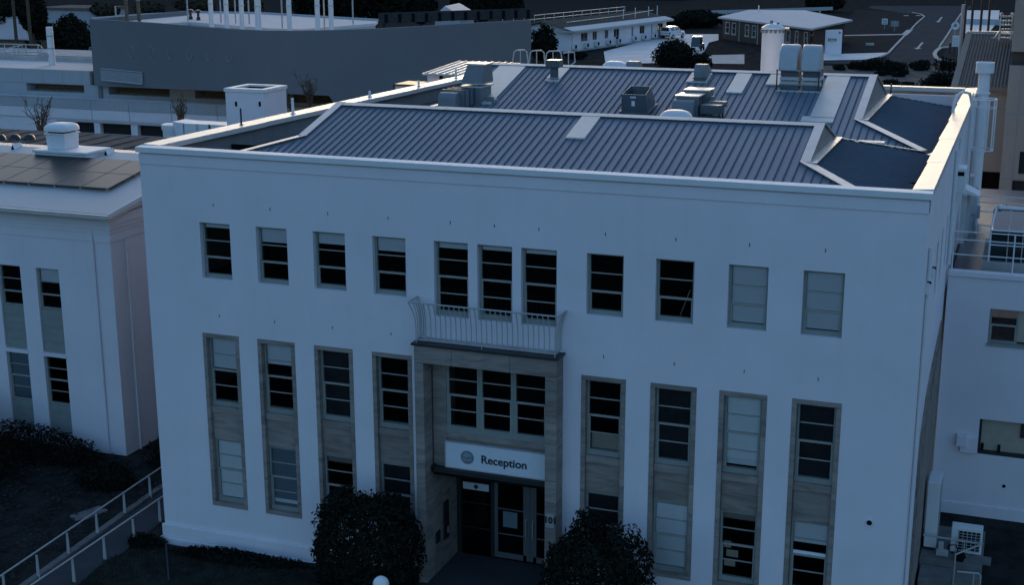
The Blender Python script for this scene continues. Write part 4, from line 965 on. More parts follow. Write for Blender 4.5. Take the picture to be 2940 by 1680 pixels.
for k, (px, py, m) in enumerate(vents_px):
    b = at(px, py, z=10.6); b.y += 1.0 if m == 0 else .4; b = at(px, py, y=b.y)
    t = thing('vent_stack', ['leftmost brownish vent stack above the curved wall', 'second brownish vent stack above the curved wall', 'first pale vent stack in the row of four above the curved wall', 'second pale vent stack in the row of four', 'third pale vent stack in the row of four',
        'thickest pale vent stack, last in the row of four', 'pale vent stack standing alone above the curved wall', 'left one of the two right pale vent stacks', 'rightmost pale vent stack above the curved wall'][k], 'vent stack', (b.x, b.y, 9.2), 'vent stacks above the curved wall')
    r_ = .27 if k == 5 else (.21 if m == 0 else .17)
    q = MB(); q.lathe((b.x,b.y,9.2), [(r_,0),(r_,6.5)], 16); q.build('pipe', m if m else 'white_paint', t, smooth=True)
    q = MB(); q.lathe((b.x,b.y,9.2), [(r_+.08,0),(r_+.08,.25),(r_,.4)], 16); q.build('collar', 'galv', t); q = MB(); q.lathe((b.x,b.y,12.6), [(r_,0),(r_+.04,0),(r_+.04,.08),(r_,.08)], 16); q.build('joint', 'galv', t)
for k, (px, py) in enumerate(((333,50),(540,60),(635,65),(677,66),(716,68),(811,79),(932,84),(1014,70))):
    b = at(px, py, z=10.55); q = MB(); h_ = 5.5 if k > 4 else (1.2 if k == 0 else 2.2); q.tube([(b.x,b.y,10.5),(b.x,b.y,10.5+h_)], .07, 8)
    tag(q.build('roof_pole', 'rail_grey', smooth=True), ['short dark pole near the left end of the white roof behind the curved wall', 'thin pole behind the mushroom vents on the white roof', 'thin pole between the first and second vent stacks of the row', 'thin pole just right of the second vent stack of the row', 'thin pole left of the thickest vent stack', 'tall thin pole right of the thickest vent stack', 'tall thin pole between the two right pale vent stacks', 'tall thin pole at the right end of the white roof'][k], 'pole', 'thin poles on the white roof')
for k, (px, py) in enumerate(((548, 55), (570, 57))):
    b = at(px, py, z=10.55); q = MB(); q.lathe((b.x,b.y,10.55), [(.2,0),(.2,.3),(.12,.3),(.12,.7),(.3,.75),(.26,.95),(.04,1.0)], 14); tag(q.build('roof_cowl', 'black_metal', smooth=True), ['left one of two small dark mushroom vents on the white roof', 'right one of two small dark mushroom vents on the white roof'][k], 'roof vent', 'mushroom vents on the white roof')
# louvre and faint round marks on the curved wall
def on_curve(px, py, off=.04):
    best = None
    d = FWD*FPX + RT*(px-1470) + UPV*(840-py)
    for i in range(n-1):
        a, b = CP[i], CP[i+1]; e = Vector((b.x-a.x, b.y-a.y, 0)); nn = Vector((e.y, -e.x, 0)).normalized()
        tt = (a-CAMP).dot(nn)/d.dot(nn); p = CAMP+d*tt; s = (Vector((p.x,p.y,0))-Vector((a.x,a.y,0))).dot(e)/e.length_squared
        if -.001 <= s <= 1.001: return p+nn*off, e.normalized(), nn
    return None
lv = [on_curve(px/2.6, py/2.6) for px, py in ((772, 598), (1075, 608), (1068, 516), (770, 505))]
t = thing('wall_louvre', 'long pale louvre vent low on the curved grey wall', 'louvre', lv[0][0])
e, nn = lv[0][1], lv[0][2]; p00 = lv[0][0]; Lw = (lv[1][0]-lv[0][0]).length; Lh = lv[3][0].z-lv[0][0].z
e = (lv[1][0]-lv[0][0]); e.z = 0; e.normalize(); nn = Vector((e.y,-e.x,0)); p00 = p00+nn*.12
q = MB(); q.obox(p00+e*Lw/2+Vector((0,0,0)), e, nn, (0,0,1), Lw/2, .08, .09); q.obox(p00+e*Lw/2+Vector((0,0,Lh-.09)), e, nn, (0,0,1), Lw/2, .08, .09); q.obox(p00+e*.05, e, nn, (0,0,1), .05, .08, Lh); q.obox(p00+e*(Lw-.05), e, nn, (0,0,1), .05, .08, Lh); q.build('frame', 'wall_panel', t)
for k in range(8):
    q = MB(); q.obox(p00+e*Lw/2+Vector((0,0,.12+k*(Lh-.24)/8)), e, nn-Vector((0,0,.5)), (0,0,1), Lw/2-.1, .06, .05); q.build('slat', 'wall_panel', t)
m_ = mat('wall_mark', (.25,.26,.27), .7, var=.03, scale=.35)
for k, (px, py, a0, a1) in enumerate(((980, 385, 0, 360), (1130, 390, 0, 360), (1270, 402, 160, 380), (1415, 407, 150, 390), (1560, 412, 150, 380), (1710, 417, 160, 370))):
    p, e, nn = on_curve(px/2.6, py/2.6, .015); R_ = .42
    q = MB(); N = 20; cl_ = a1-a0 == 360
    pts = [p+e*R_*math.cos(math.radians(a0+(a1-a0)*i/N))+Vector((0,0,R_*1.15*math.sin(math.radians(a0+(a1-a0)*i/N)))) for i in range(N if cl_ else N+1)]
    q.tube(pts, .05, 6, closed=cl_); q.build('wall_mark', m_, cw)
# bare shrubs in front
for (px, py, y, h, lab, sd) in ((118, 398, 33, 2.6, 'bare leafless shrub behind the brown roof at the far left', 3), (520, 372, 34, 2.0, 'bare leafless shrub behind the white duct', 4), (890, 312, 50, 2.7, 'bare shrub in front of the foot of the curved grey wall', 5), (835, 325, 40, 1.3, 'low bare shrub right of the square shaft', 6)):
    b = at(px, py, y=y); t = thing('bare_shrub', lab, 'shrub', b, 'bare shrubs')
    branches('branch', 'bark', t, b, h, 16 if sd < 6 else 9, sd, .42, .045, 7)
    q = MB(); q.tube([(b.x, b.y, hgt(b.x,b.y)-.2), tuple(b)], .10, 6, .07); q.build('stem', 'bark', t)
# small plant room and screen beyond the left parapet
yb = 40.0; Q = lambda px, py: at(740+px/2.6, py/2.6, y=yb)
a, b = Q(1255, 600), Q(1570, 600); ze = Q(1400, 560).z
t = thing('plant_room', 'small white plant room with a ribbed pale roof beyond the left parapet', 'building', ((a.x+b.x)/2, yb+2, 0))
q = MB(); q.box(a.x+.1, b.x+1.2, yb, yb+4.5, 0, ze); q.build('wall', 'wall', t)
q = MB(); q.hexa([(a.x-.1,yb-.3,ze),(b.x+1.4,yb-.3,ze),(b.x+1.4,yb+5,ze+.25),(a.x-.1,yb+5,ze+.25),(a.x-.1,yb-.3,ze+.1),(b.x+1.4,yb-.3,ze+.1),(b.x+1.4,yb+5,ze+.35),(a.x-.1,yb+5,ze+.35)]); rf_ = q.build('roof', 'zinc', t)
for k in range(9):
    q = MB(); x = a.x+.1+k*(b.x-a.x+1.2)/9; q.hexa([(x-.04,yb-.3,ze+.1),(x+.04,yb-.3,ze+.1),(x+.04,yb+5,ze+.35),(x-.04,yb+5,ze+.35),(x-.03,yb-.3,ze+.16),(x+.03,yb-.3,ze+.16),(x+.03,yb+5,ze+.41),(x-.03,yb+5,ze+.41)]); q.build('rib', 'zinc', rf_)
c = Q(1370, 577); q = MB(); q.tube([(c.x,yb-.02,c.z),(c.x,yb+.05,c.z)], .13, 16); q.build('vent_hole', 'dark', t)
yb = 37.0; a, b = Q(1010, 640), Q(1500, 640); z1 = Q(1100, 628).z
t = thing('steel_screen', 'dark framed box with pale panels beyond the left parapet, left of the plant room', 'screen', ((a.x+b.x)/2, yb, 0))
q = MB(); q.box(a.x+.08, b.x, yb+.05, yb+2, 0, z1-.1); q.build('panel', 'wall_panel', t); q = MB(); q.box(a.x, a.x+.08, yb, yb+.1, 0, z1); q.box(a.x, b.x, yb, yb+.1, z1-.1, z1); q.box(a.x, b.x, yb+.1, yb+2, z1-.1, z1-.02); q.build('frame', 'black_metal', t)
# ------------------------------------------------------------------ rear yard: paving, road, kerbs
GZ3 = 3.0
KZ = 2330/320
def G5(px, py, ox=1780, z=3.0): return at(ox+px/KZ, 20+py/KZ, z=z)
def sheet(name, pts, m, dz):
    q = MB(); q.quad(*[(p.x, p.y, p.z+dz) for p in pts]); 
    if (pts[1]-pts[0]).cross(pts[2]-pts[1]).z < 0: q.f = [tuple(reversed(q.f[0]))]
    return struct(q.build(name, m))
yard = [G5(-300,1190), G5(730,1170), G5(1650,1090), G5(1690,1060), G5(1860,740), G5(2060,690), G5(2060,565), G5(1150,565), G5(900,600), G5(-340,930,)]
sheet('yard', yard, 'paving', .03)
sheet('footpath', [G5(1650,1180), G5(1700,1080), G5(1940,1005), G5(2600,990), G5(2600,1190)], 'concrete', .035)
G7 = lambda px, py, z=3.0: G5(px, py, 2400, z)
sheet('road', [G7(-250,1140), G7(400,1120), G7(700,1100), G7(950,1050), G7(1130,1000), G7(1440,640), G7(1870,190), G7(1800,160), G7(1300,110), G7(700,20), G7(700,-30), G7(2900,-30), G7(2650,120), G7(2180,820), G7(2060,960), G7(2060,1050), G7(2160,1120), G7(2500,1160), G7(2500,1200), G7(1500,1200), G7(-250,1180)], 'asphalt', .03)
sheet('grass_verge', [G7(140,985), G7(1080,950), G7(1420,570), G7(1850,195), G7(1300,110), G7(420,50), G7(150,340)], 'mulch', .05)
sheet('driveway', [G7(-300,1120), G7(-300,985), G7(120,985), G7(1090,955), G7(1100,985), G7(900,1040), G7(600,1105)], 'paving', .06)
sheet('verge_path', [G7(150,590), G7(1380,565), G7(1480,480), G7(1620,470), G7(1480,600), G7(1400,585), G7(150,606)], 'concrete', .07)
def kerb(name, pts, w=.18, h=.14):
    q = MB()
    for a, b in zip(pts[:-1], pts[1:]):
        d = (b-a).normalized(); v = Vector((-d.y, d.x, 0)); q.obox((a+b)/2, d, v, (0,0,1), (b-a).length/2+.02, w/2, h)
    return struct(q.build(name, 'concrete'))
kerb('kerb', [G7(850,1070), G7(1000,1020), G7(1100,965), G7(1250,800), G7(1440,600)], .30, .15)
kerb('kerb', [G7(1560,480), G7(1700,330), G7(1850,200), G7(1780,150), G7(1600,115)], .25, .15)
kerb('kerb', [G7(2480,1150), G7(2180,1120), G7(2080,1050), G7(2060,980), G7(2100,920), G7(2180,860), G7(2360,840)], .5, .15)
kerb('kerb', [G7(2160,840), G7(2330,590), G7(2520,280), G7(2620,130)], .25, .15)
sheet('island', [G7(2500,1120), G7(2280,1070), G7(2230,1000), G7(2290,910), G7(2400,860), G7(2700,860), G7(2700,1120)], 'mulch', .06)
sheet('right_verge', [G7(2180,840), G7(2620,150), G7(3000,150), G7(3000,850)], 'tan_gravel', .04)
def arrow(tail, tip, lab):
    a, b = tail, tip; d = (b-a); L = d.length; d.normalize(); v = Vector((-d.y, d.x, 0)); z = Vector((0,0,.045))
    q = MB(); q.quad(*[p+z for p in (a-v*.16, a+v*.16, a+d*(L-2.6)+v*.16, a+d*(L-2.6)-v*.16)]); q.quad(*[p+z for p in (a+d*(L-2.6)-v*.55, a+d*(L-2.6)+v*.55, b)])
    for i, f in enumerate(q.f):
        p0, p1, p2 = [Vector(q.v[k]) for k in f[:3]]
        if (p1-p0).cross(p2-p1).z < 0: q.f[i] = tuple(reversed(f))
    tag(q.build('road_arrow', 'road_paint'), lab, 'road marking', 'white arrows on the road')
arrow(G7(1810,742), G7(1690,885), 'white arrow painted on the road, nearer one'); arrow(G7(2215,208), G7(2125,318), 'white arrow painted on the road, farther one')
for k, (a, b) in enumerate((((1415,178),(1515,178)), ((1675,178),(1775,178)))):
    p, q_ = G7(*a), G7(*b); m_ = MB(); m_.box(p.x, q_.x, p.y-.9, p.y+.9, 3.05, 3.066); tag(m_.build('verge_slab', 'road_paint'), ['left', 'right'][k]+' white slab at the far corner of the grass verge', 'slab', 'white slabs at the verge corner')
m_ = MB(); a, b = G7(620, 805), G7(800, 805); m_.box(a.x, b.x, a.y-.2, a.y+.2, 3.05, 3.4); tag(m_.build('bench', 'concrete', bevel=.03), 'low pale bench on the dark verge behind the white wall', 'bench')
# signs on the verge
def post_sign(px, py, w, h, lab, m, dark=False, round_=False, zg=3.0, cat='sign'):
    b = G7(px, py); top = at(2400+px/KZ, 20+(py-70)/KZ, y=b.y).z
    t = thing('road_sign', lab, cat, b)
    q = MB(); q.tube([(b.x,b.y,3),(b.x,b.y,3+h+1.0)], .04, 6); q.build('post', 'rail_grey', t)
    q = MB()
    if round_: q.tube([(b.x,b.y-.05,3+h*.5+1.0),(b.x,b.y-.08,3+h*.5+1.0)], w/2, 20)
    else: q.box(b.x-w/2, b.x+w/2, b.y-.08, b.y-.05, 3.9, 3.9+h)
    p = q.build('panel', m, t)
    q = MB()
    if round_: q.tube([(b.x,b.y-.081,3+h*.5+1.0),(b.x,b.y-.09,3+h*.5+1.0)], w*.27, 16)
    else:
        for k in range(3): q.box(b.x-w*.36, b.x+w*.36, b.y-.095, b.y-.081, 4.02+k*h*.28, 4.02+k*h*.28+h*.13)
    q.build('marking', 'emblem' if not dark else 'rail_grey', p)
post_sign(1010, 470, .95, .95, 'small white sign on a post on the dark verge', 'sign_white')
post_sign(1220, 520, 1.35, .95, 'dark framed sign standing right of the small white sign on the verge', 'emblem', True)
def G8(px, py, z=3.0): return G5(px, py, 2620, z)
b = G8(880, 600); t = thing('round_sign', 'round pale sign at the kerb by the notice board', 'sign', b)
q = MB(); q.tube([(b.x,b.y,3),(b.x,b.y,5.0)], .05, 6); q.build('post', 'rail_grey', t); q = MB(); q.tube([(b.x,b.y-.06,4.6),(b.x,b.y-.1,4.6)], .62, 22); q.build('panel', 'sign_white', t); q = MB(); q.box(b.x-.3, b.x+.3, b.y-.115, b.y-.1, 4.45, 4.6); q.tube([(b.x,b.y-.1,4.75),(b.x,b.y-.115,4.75)], .2, 12); q.build('marking', 'emblem', t)
b = G8(890, 1030); t = thing('notice_board', 'pale notice board with lines of text on two dark posts, on the traffic island', 'sign', b)
q = MB(); q.box(b.x-.5, b.x+.55, b.y-.06, b.y, 4.3, 5.7); q.build('panel', 'sign_white', t)
q = MB()
for k in range(5): q.box(b.x-.38, b.x+.42, b.y-.072, b.y-.06, 4.5+k*.22, 4.56+k*.22)
q.build('text_line', 'emblem_pale', t)
for x in (b.x-.15, b.x+.4):
    q = MB(); q.box(x-.07, x+.07, b.y-.04, b.y+.04, 3, 4.32); q.build('post', 'black_metal', t)
b = G8(775, 960); q = MB(); q.box(b.x-.13, b.x+.13, b.y-.1, b.y+.1, 3, 4.4); tag(q.build('bollard', 'black_metal', bevel=.03), 'thick dark post on the traffic island beside the notice board', 'bollard')
# garden beds with low shrubs in front of the road
sheet('garden_bed', [G7(-500,1230), G7(2600,1240), G7(2700,2000), G7(-500,2000)], 'tan_gravel', .04)
sh = [(350,1300,.8,.9),(500,1300,.5,.9),(600,1330,1.0,1.3),(760,1330,1.3,1.5),(950,1330,1.5,1.6),(1150,1340,1.4,1.2),(1330,1340,1.2,1.1),(1720,1330,1.0,1.2),(1840,1320,.9,1.4),(2240,1320,1.1,1.5),(2370,1330,1.1,1.3),(930,1440,.7,.6),(1120,1420,.8,.7),(1300,1460,.9,.6),(1410,1410,.7,.6),(60,1320,.8,.7),(1580,1280,.35,.8)]
sh += [(2150,1650,1.6,1.6),(2330,1680,1.8,2.0),(1950,1720,1.2,1.2),(1150,1640,1.0,.7),(1500,1700,1.0,.8)]
SHL = ['low dark shrub at the left end of the row along the road', 'thin dark shrub second from the left in the row along the road', 'dark shrub third from the left in the row along the road', 'dense dark shrub left of the centre of the row along the road', 'biggest dark shrub at the centre of the row along the road', 'wide dark shrub right of the biggest in the row along the road', 'dark shrub at the right end of the dense row along the road',
  'left one of a pair of dark shrubs in front of the road', 'right one of a pair of dark shrubs in front of the road', 'left dark shrub against the beige ribbed roof', 'right dark shrub against the beige ribbed roof', 'small low shrub on the gravel just behind the black roof pole', 'small low shrub on the gravel, second from the roof pole', 'small low shrub on the gravel, third from the roof pole', 'small low shrub on the gravel, farthest from the roof pole', 'low shrub on the gravel at the foot of the driveway', 'narrow upright shrub between the dense row and the pair',
  'big dark shrub behind the far parapet, left of the beige roof', 'biggest dark shrub behind the far parapet, touching the beige roof', 'dark shrub left of the big ones behind the far parapet', 'low dark shrub behind the left end of the far parapet', 'low dark shrub behind the middle of the far parapet']
for k, (px, py, r_, h) in enumerate(sh):
    b = G7(px, py); t = thing('low_shrub', 'x', 'shrub', b, 'dark low shrubs in the beds along the road')
    t['label'] = SHL[k]
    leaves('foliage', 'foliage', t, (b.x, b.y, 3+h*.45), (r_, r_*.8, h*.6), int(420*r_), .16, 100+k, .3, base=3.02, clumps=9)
    q = MB(); q.tube([(b.x,b.y,2.95),(b.x,b.y,3+h*.5)], .05, 5); q.build('stem', 'bark', t)
b = G7(2140, 1440); q = MB(); q.tube([(b.x,b.y,3),(b.x,b.y,4.3)], .07, 8); tag(q.build('bed_post', 'black_metal'), 'short dark post standing in the gravel bed', 'post')

# ------------------------------------------------------------------ long low accommodation block at the back
p0, p1 = G5(-1034, 930), G5(960, 640)
u = (p1-p0); u.z = 0; LM = u.length; FM = Fr((p0.x, p0.y), (u.x, u.y)); WM = 8.5
mot = thing('motel_block', 'long low white block with a row of windows and air conditioners beside the yard', 'building', (p0.x, p0.y, 3))
ph = [(1150,1190),(1365,1505),(1610,1700),(1865,1935),(2050,2165),(2420,2455),(2590,2690),(2830,2855),(2960,3070)]
def ray_u(px): # where the column of pixel px (full px) meets the facade
    d = FWD*FPX + RT*(px-1470) + UPV*(840-130); nn = Vector((FM.n.x, FM.n.y, 0)); tt = (Vector((p0.x,p0.y,0))-Vector((CAMP.x,CAMP.y,0))).dot(nn)/Vector((d.x,d.y,0)).dot(nn)
    p = CAMP+d*tt; return (Vector((p.x,p.y,0))-Vector((p0.x,p0.y,0))).dot(FM.u)
wu = [(ray_u(1480+a/KZ), ray_u(1480+b/KZ)) for a, b in ph]
mops = [(max(.3,a), b, 4.15 if (b-a) > .9 else 4.0, 5.35) for a, b in wu if b < LM]
mb = MB(); FM.wall(mb, LM, 2.6, 5.75, mops, .15); mb.quad(FM.pt(0,0,2.6), FM.pt(0,WM,2.6), FM.pt(0,WM,5.75), FM.pt(0,0,5.75)); mb.quad(FM.pt(0,0,5.75), FM.pt(0,WM,5.75), FM.pt(0,WM/2,6.9)); mb.build('wall', 'wall', mot)
for k, o in enumerate(mops):
    m_ = MB(); FM.box(m_, o[0], o[0]+.07, .02, .14, o[2], o[3]); FM.box(m_, o[1]-.07, o[1], .02, .14, o[2], o[3]); FM.box(m_, o[0], o[1], .02, .14, o[2], o[2]+.07); FM.box(m_, o[0], o[1], .02, .14, o[3]-.07, o[3]); FM.box(m_, (o[0]+o[1])/2-.03, (o[0]+o[1])/2+.03, .02, .14, o[2], o[3]); w_ = m_.build('window', 'bar', mot)
    m_ = MB(); m_.quad(FM.pt(o[0],.1,o[2]), FM.pt(o[1],.1,o[2]), FM.pt(o[1],.1,o[3]), FM.pt(o[0],.1,o[3])); m_.build('pane', 'car_glass', w_)
    m_ = MB(); ua = (o[0]+o[1])/2-.2; FM.box(m_, ua, ua+.95, -.55, -.1, 3.35, 3.95); ac_ = m_.build('air_conditioner', 'white_paint', mot)
    m_ = MB(); FM.box(m_, ua+.08, ua+.62, -.56, -.55, 3.42, 3.88); m_.build('grille', 'dark', ac_); m_ = MB(); FM.box(m_, ua+.1, ua+.85, -.5, 0, 3.25, 3.35); m_.build('bracket', 'galv', ac_)
m_ = MB(); FM.box(m_, 0, LM, -.7, 0, 3.0, 3.12); m_.build('path_edge', 'concrete', mot)
def gable(za, zr, d0, d1, u0, u1, dm, th=.12):
    m_ = MB(); c = [(d0,za),(dm,zr),(d1,za)]
    for (da, a), (db, b) in zip(c[:-1], c[1:]): m_.hexa([FM.pt(u0,da,a), FM.pt(u1,da,a), FM.pt(u1,db,b), FM.pt(u0,db,b)]+[p+Vector((0,0,th)) for p in (FM.pt(u0,da,a), FM.pt(u1,da,a), FM.pt(u1,db,b), FM.pt(u0,db,b))])
    return m_
rf_ = gable(5.72, 6.95, -.7, WM+.7, -.9, LM+.6, WM/2).build('roof', 'tile_roof', mot, fix=True)
m_ = MB(); m_.hexa([FM.pt(-.95,-.95,5.80), FM.pt(LM+.65,-.95,5.80), FM.pt(LM+.65,.55,6.2), FM.pt(-.95,.55,6.2), FM.pt(-.95,-.95,5.90), FM.pt(LM+.65,-.95,5.90), FM.pt(LM+.65,.55,6.3), FM.pt(-.95,.55,6.3)]); m_.build('eave_sheet', 'house_roof', rf_)
m_ = MB(); FM.box(m_, -.98, LM+.6, -1.0, -.9, 5.62, 5.86); FM.box(m_, -.98, -.9, -1.0, WM+.8, 5.62, 5.86); m_.build('gutter', 'wall_panel', rf_)
for k in range(22):
    d_ = .8+k*.36; zz = 5.84+(6.95-5.72)*(1-abs(d_-WM/2)/(WM/2+.7)); m_ = MB(); m_.hexa([FM.pt(-.9,d_-.05,zz), FM.pt(LM+.5,d_-.05,zz), FM.pt(LM+.5,d_+.05,zz), FM.pt(-.9,d_+.05,zz), FM.pt(-.9,d_-.03,zz+.07), FM.pt(LM+.5,d_-.03,zz+.07), FM.pt(LM+.5,d_+.03,zz+.07), FM.pt(-.9,d_+.03,zz+.07)]); m_.build('roof_rib', 'tile_roof', rf_)
t = thing('roof_guard_rail', 'long pale guard rail along the far side of the low block roof', 'handrail', FM.pt(0, WM, 6))
for zz in (6.5, 7.05, 7.6):
    q = MB(); q.tube([FM.pt(-6,WM*.85,zz), FM.pt(LM,WM*.85,zz)], .05, 6); q.build('rail', 'galv', t)
for k in range(14):
    q = MB(); uu = -6+k*(LM+6)/13; q.tube([FM.pt(uu,WM*.85,5.9), FM.pt(uu,WM*.85,7.65)], .045, 6); q.build('post', 'galv', t)
    q = MB(); q.tube([FM.pt(uu+.4,WM*.85,6.6), FM.pt(uu+1.1,WM*.85-1.0,5.95)], .05, 6); q.build('brace', 'galv', t)
t = thing('roof_ridge_rail', 'low pale rail over the near slope of the low block roof', 'handrail', FM.pt(4, 2.4, 6))
q = MB(); q.tube([FM.pt(3,2.3,6.75), FM.pt(LM*.62,2.3,6.85), FM.pt(LM,2.3,7.2)], .045, 6); q.build('rail', 'galv', t)
for uu in (LM*.62, LM*.75, LM*.9, LM):
    q = MB(); q.tube([FM.pt(uu,1.6,6.1), FM.pt(uu,1.6,7.9)], .06, 6); q.build('post', 'white_paint', t)
t = thing('door_stand', 'white post with a dark top beside the wall of the low block', 'post', FM.pt(wu[4][0]-1.2, -1.2, 3)); q = MB(); e_ = FM.pt(wu[4][0]-1.2,-1.2,3); q.box(e_.x-.15, e_.x+.15, e_.y-.15, e_.y+.15, 3, 4.1); q.build('post', 'wall_panel', t); q = MB(); q.lathe((e_.x,e_.y,4.1), [(.2,0),(.22,.2),(.05,.3)], 10); q.build('top', 'dark', t)
# ------------------------------------------------------------------ pickup seen from behind
def ute():
    b0 = G5(930, 672); b1 = G5(1190, 640); t = thing('pickup_truck', 'white pickup truck with canopy parked beside the low block', 'pickup', (b0.x, b0.y, 3.03))
    d = Vector((.26, .966, 0)); v = Vector((d.y, -d.x, 0)); o = Vector((b0.x+.05, b0.y, 3.03))
    P = lambda s, f, z: o+v*s+d*f+Vector((0,0,z))     # s to the right, f forward
    def loft(secs):
        m = MB(); vs = []
        for f, w0, w1, z0, z1 in secs: vs += [P(-w0,f,z0), P(w0,f,z0), P(w1,f,z1), P(-w1,f,z1)]
        fs = [(0,1,2,3), tuple(len(vs)-4+k for k in (3,2,1,0))]
        for i in range(len(secs)-1):
            for k in range(4): fs.append((i*4+(k+1) % 4, i*4+k, i*4+4+k, i*4+4+(k+1) % 4))
        return m.add(vs, fs)
    m = loft([(0,.86,.88,.55,1.15),(.12,.92,.93,.42,1.2),(3.2,.94,.93,.40,1.2),(3.5,.93,.86,.42,1.14),(4.7,.9,.78,.45,1.02),(5.05,.8,.7,.5,.85)]); m.build('body', 'car_white', t, bevel=.05, fix=True)
    m = loft([(.05,.84,.62,1.18,1.80),(.3,.86,.66,1.18,1.86),(1.75,.88,.68,1.18,1.88),(2.7,.88,.66,1.18,1.86),(3.75,.84,.6,1.14,1.3)]); m.build('cabin', 'car_white', t, bevel=.05, fix=True)
    m = MB(); m.quad(P(-.72,.035,1.26), P(.72,.035,1.26), P(.56,.05,1.74), P(-.56,.05,1.74)); m.quad(*[p-d*.02 for p in (P(-.72,.02,1.24), P(.72,.02,1.24), P(.58,.04,1.74), P(-.58,.04,1.74))]); m.build('rear_window', 'car_glass', t)
    m = MB()
    for f0, f1 in ((.4,1.5),(1.75,2.35),(2.45,3.0)): m.quad(P(.885,f0,1.26), P(.885,f1,1.26), P(.735,f1,1.72), P(.735,f0+.08,1.72))
    m.build('side_window', 'car_glass', t)
    m = MB(); m.obox(P(0,-.06,.42), v, d, (0,0,1), .88, .1, .2); m.build('bumper', 'black_metal', t, bevel=.03)
    m = MB(); m.obox(P(0,-.07,.62), v, d, (0,0,1), .26, .02, .14); m.build('number_plate', 'blind', t); m = MB(); m.obox(P(0,-.01,.84), v, d, (0,0,1), .6, .015, .14); m.build('tailgate_panel', 'wall_panel', t)
    for s in (-1, 1):
        m = MB(); m.obox(P(s*.85,-.0,.75), v, d, (0,0,1), .09, .04, .34); m.build('tail_light', 'red_lens', t)
        for f in (.95, 4.05):
            m = MB(); m.tube([P(s*.72,f,.36), P(s*.95,f,.36)], .37, 18); wh = m.build('wheel', 'tyre', t); m = MB(); m.tube([P(s*.951,f,.36), P(s*.965,f,.36)], .22, 14); m.build('rim', 'galv', wh)
        m = MB(); m.obox(P(s*1.0,3.1,1.2), v, d, (0,0,1), .1, .06, .16); m.build('mirror', 'black_metal', t)
ute()
def cart():
    b = G5(1580, 925); t = thing('utility_cart', 'small dark utility cart with a white roof standing on the yard', 'cart', (b.x, b.y, 3.03)); X, Y = b.x, b.y; z = 3.03
    q = MB(); q.hexa([(X-.72,Y,z+.3),(X+.55,Y,z+.3),(X+.65,Y+2.6,z+.3),(X-.62,Y+2.6,z+.3),(X-.70,Y+.05,z+.95),(X+.53,Y+.05,z+.95),(X+.63,Y+2.55,z+.95),(X-.60,Y+2.55,z+.95)]); q.build('body', 'cart_body', t, bevel=.06)
    q = MB(); q.hexa([(X-.70,Y+.1,z+.96),(X+.53,Y+.1,z+.96),(X+.6,Y+1.5,z+.96),(X-.6,Y+1.5,z+.96),(X-.66,Y+.4,z+1.86),(X+.52,Y+.4,z+1.86),(X+.58,Y+1.4,z+1.86),(X-.58,Y+1.4,z+1.86)]); q.build('cab', 'car_glass', t)
    q = MB(); q.hexa([(X-.74,Y+.3,z+1.88),(X+.6,Y+.3,z+1.88),(X+.66,Y+1.6,z+1.88),(X-.66,Y+1.6,z+1.88),(X-.70,Y+.35,z+1.98),(X+.56,Y+.35,z+1.98),(X+.62,Y+1.55,z+1.98),(X-.62,Y+1.55,z+1.98)]); q.build('roof', 'car_white', t, bevel=.04)
    q = MB(); q.prism([(X-.6,Y-.03,z+.36),(X+.42,Y-.03,z+.36),(X+.45,Y-.03,z+.7),(X-.08,Y-.03,z+.52),(X-.62,Y-.03,z+.72)], (0,.025,0)); q.build('front_panel', 'blind', t, fix=True)
    for s in (-.5, .33):
        q = MB(); q.tube([(X+s,Y-.045,z+.62),(X+s,Y-.02,z+.62)], .1, 12); q.build('headlight', 'car_glass', t)
    for s in (-.74, .57):
        for f in (.5, 2.1):
            q = MB(); q.tube([(X+s,Y+f,z+.26),(X+s+.16,Y+f,z+.26)], .27, 14); q.build('wheel', 'tyre', t)
cart()
# ------------------------------------------------------------------ brick house with a white roof
ZE = 6.3; R5 = lambda px, py, z=ZE: at(px, py, z=z)
cL, cT, cR, cB = R5(2062, 47.5), R5(2149, 31, 6.9), R5(2447, 56), R5(2329, 81)
bh = thing('brick_house', 'dark brick house with a white roof and white end wall beyond the yard', 'house', ((cL.x+cB.x)/2, (cL.y+cB.y)/2, 3))
ctr = (cL+cB+cR)/3
ins = lambda p, k=.07: Vector((p.x+(ctr.x-p.x)*k, p.y+(ctr.y-p.y)*k, 0))
iL, iB, iR = ins(cL), ins(cB, .10), ins(cR, .12)
ub = (iB-iL); FB = Fr((iL.x, iL.y), (ub.x, ub.y)); LB2 = ub.length
def bu(px):
    d = FWD*FPX + RT*(px-1470) + UPV*(840-100); nn = FB.n; tt = (FB.p-Vector((CAMP.x,CAMP.y,0))).dot(nn)/Vector((d.x,d.y,0)).dot(nn); p = CAMP+d*tt; return (Vector((p.x,p.y,0))-FB.p).dot(FB.u)
bw_ = [(bu(2082.5), bu(2093.5)), (bu(2101), bu(2112)), (bu(2139), bu(2150)), (bu(2159), bu(2170)), (bu(2257), bu(2269)), (bu(2283), bu(2292)), (bu(2309), bu(2319))]
bw_ = [(max(.2, a), min(b, LB2-.2)) for a, b in bw_ if b > .3 and a < LB2-.5]
bops = [(a, b, 4.0, 5.65) for a, b in bw_]
mb = MB(); FB.wall(mb, LB2, 2.6, ZE-.1, bops, .18); mb.build('wall', 'brick', bh)
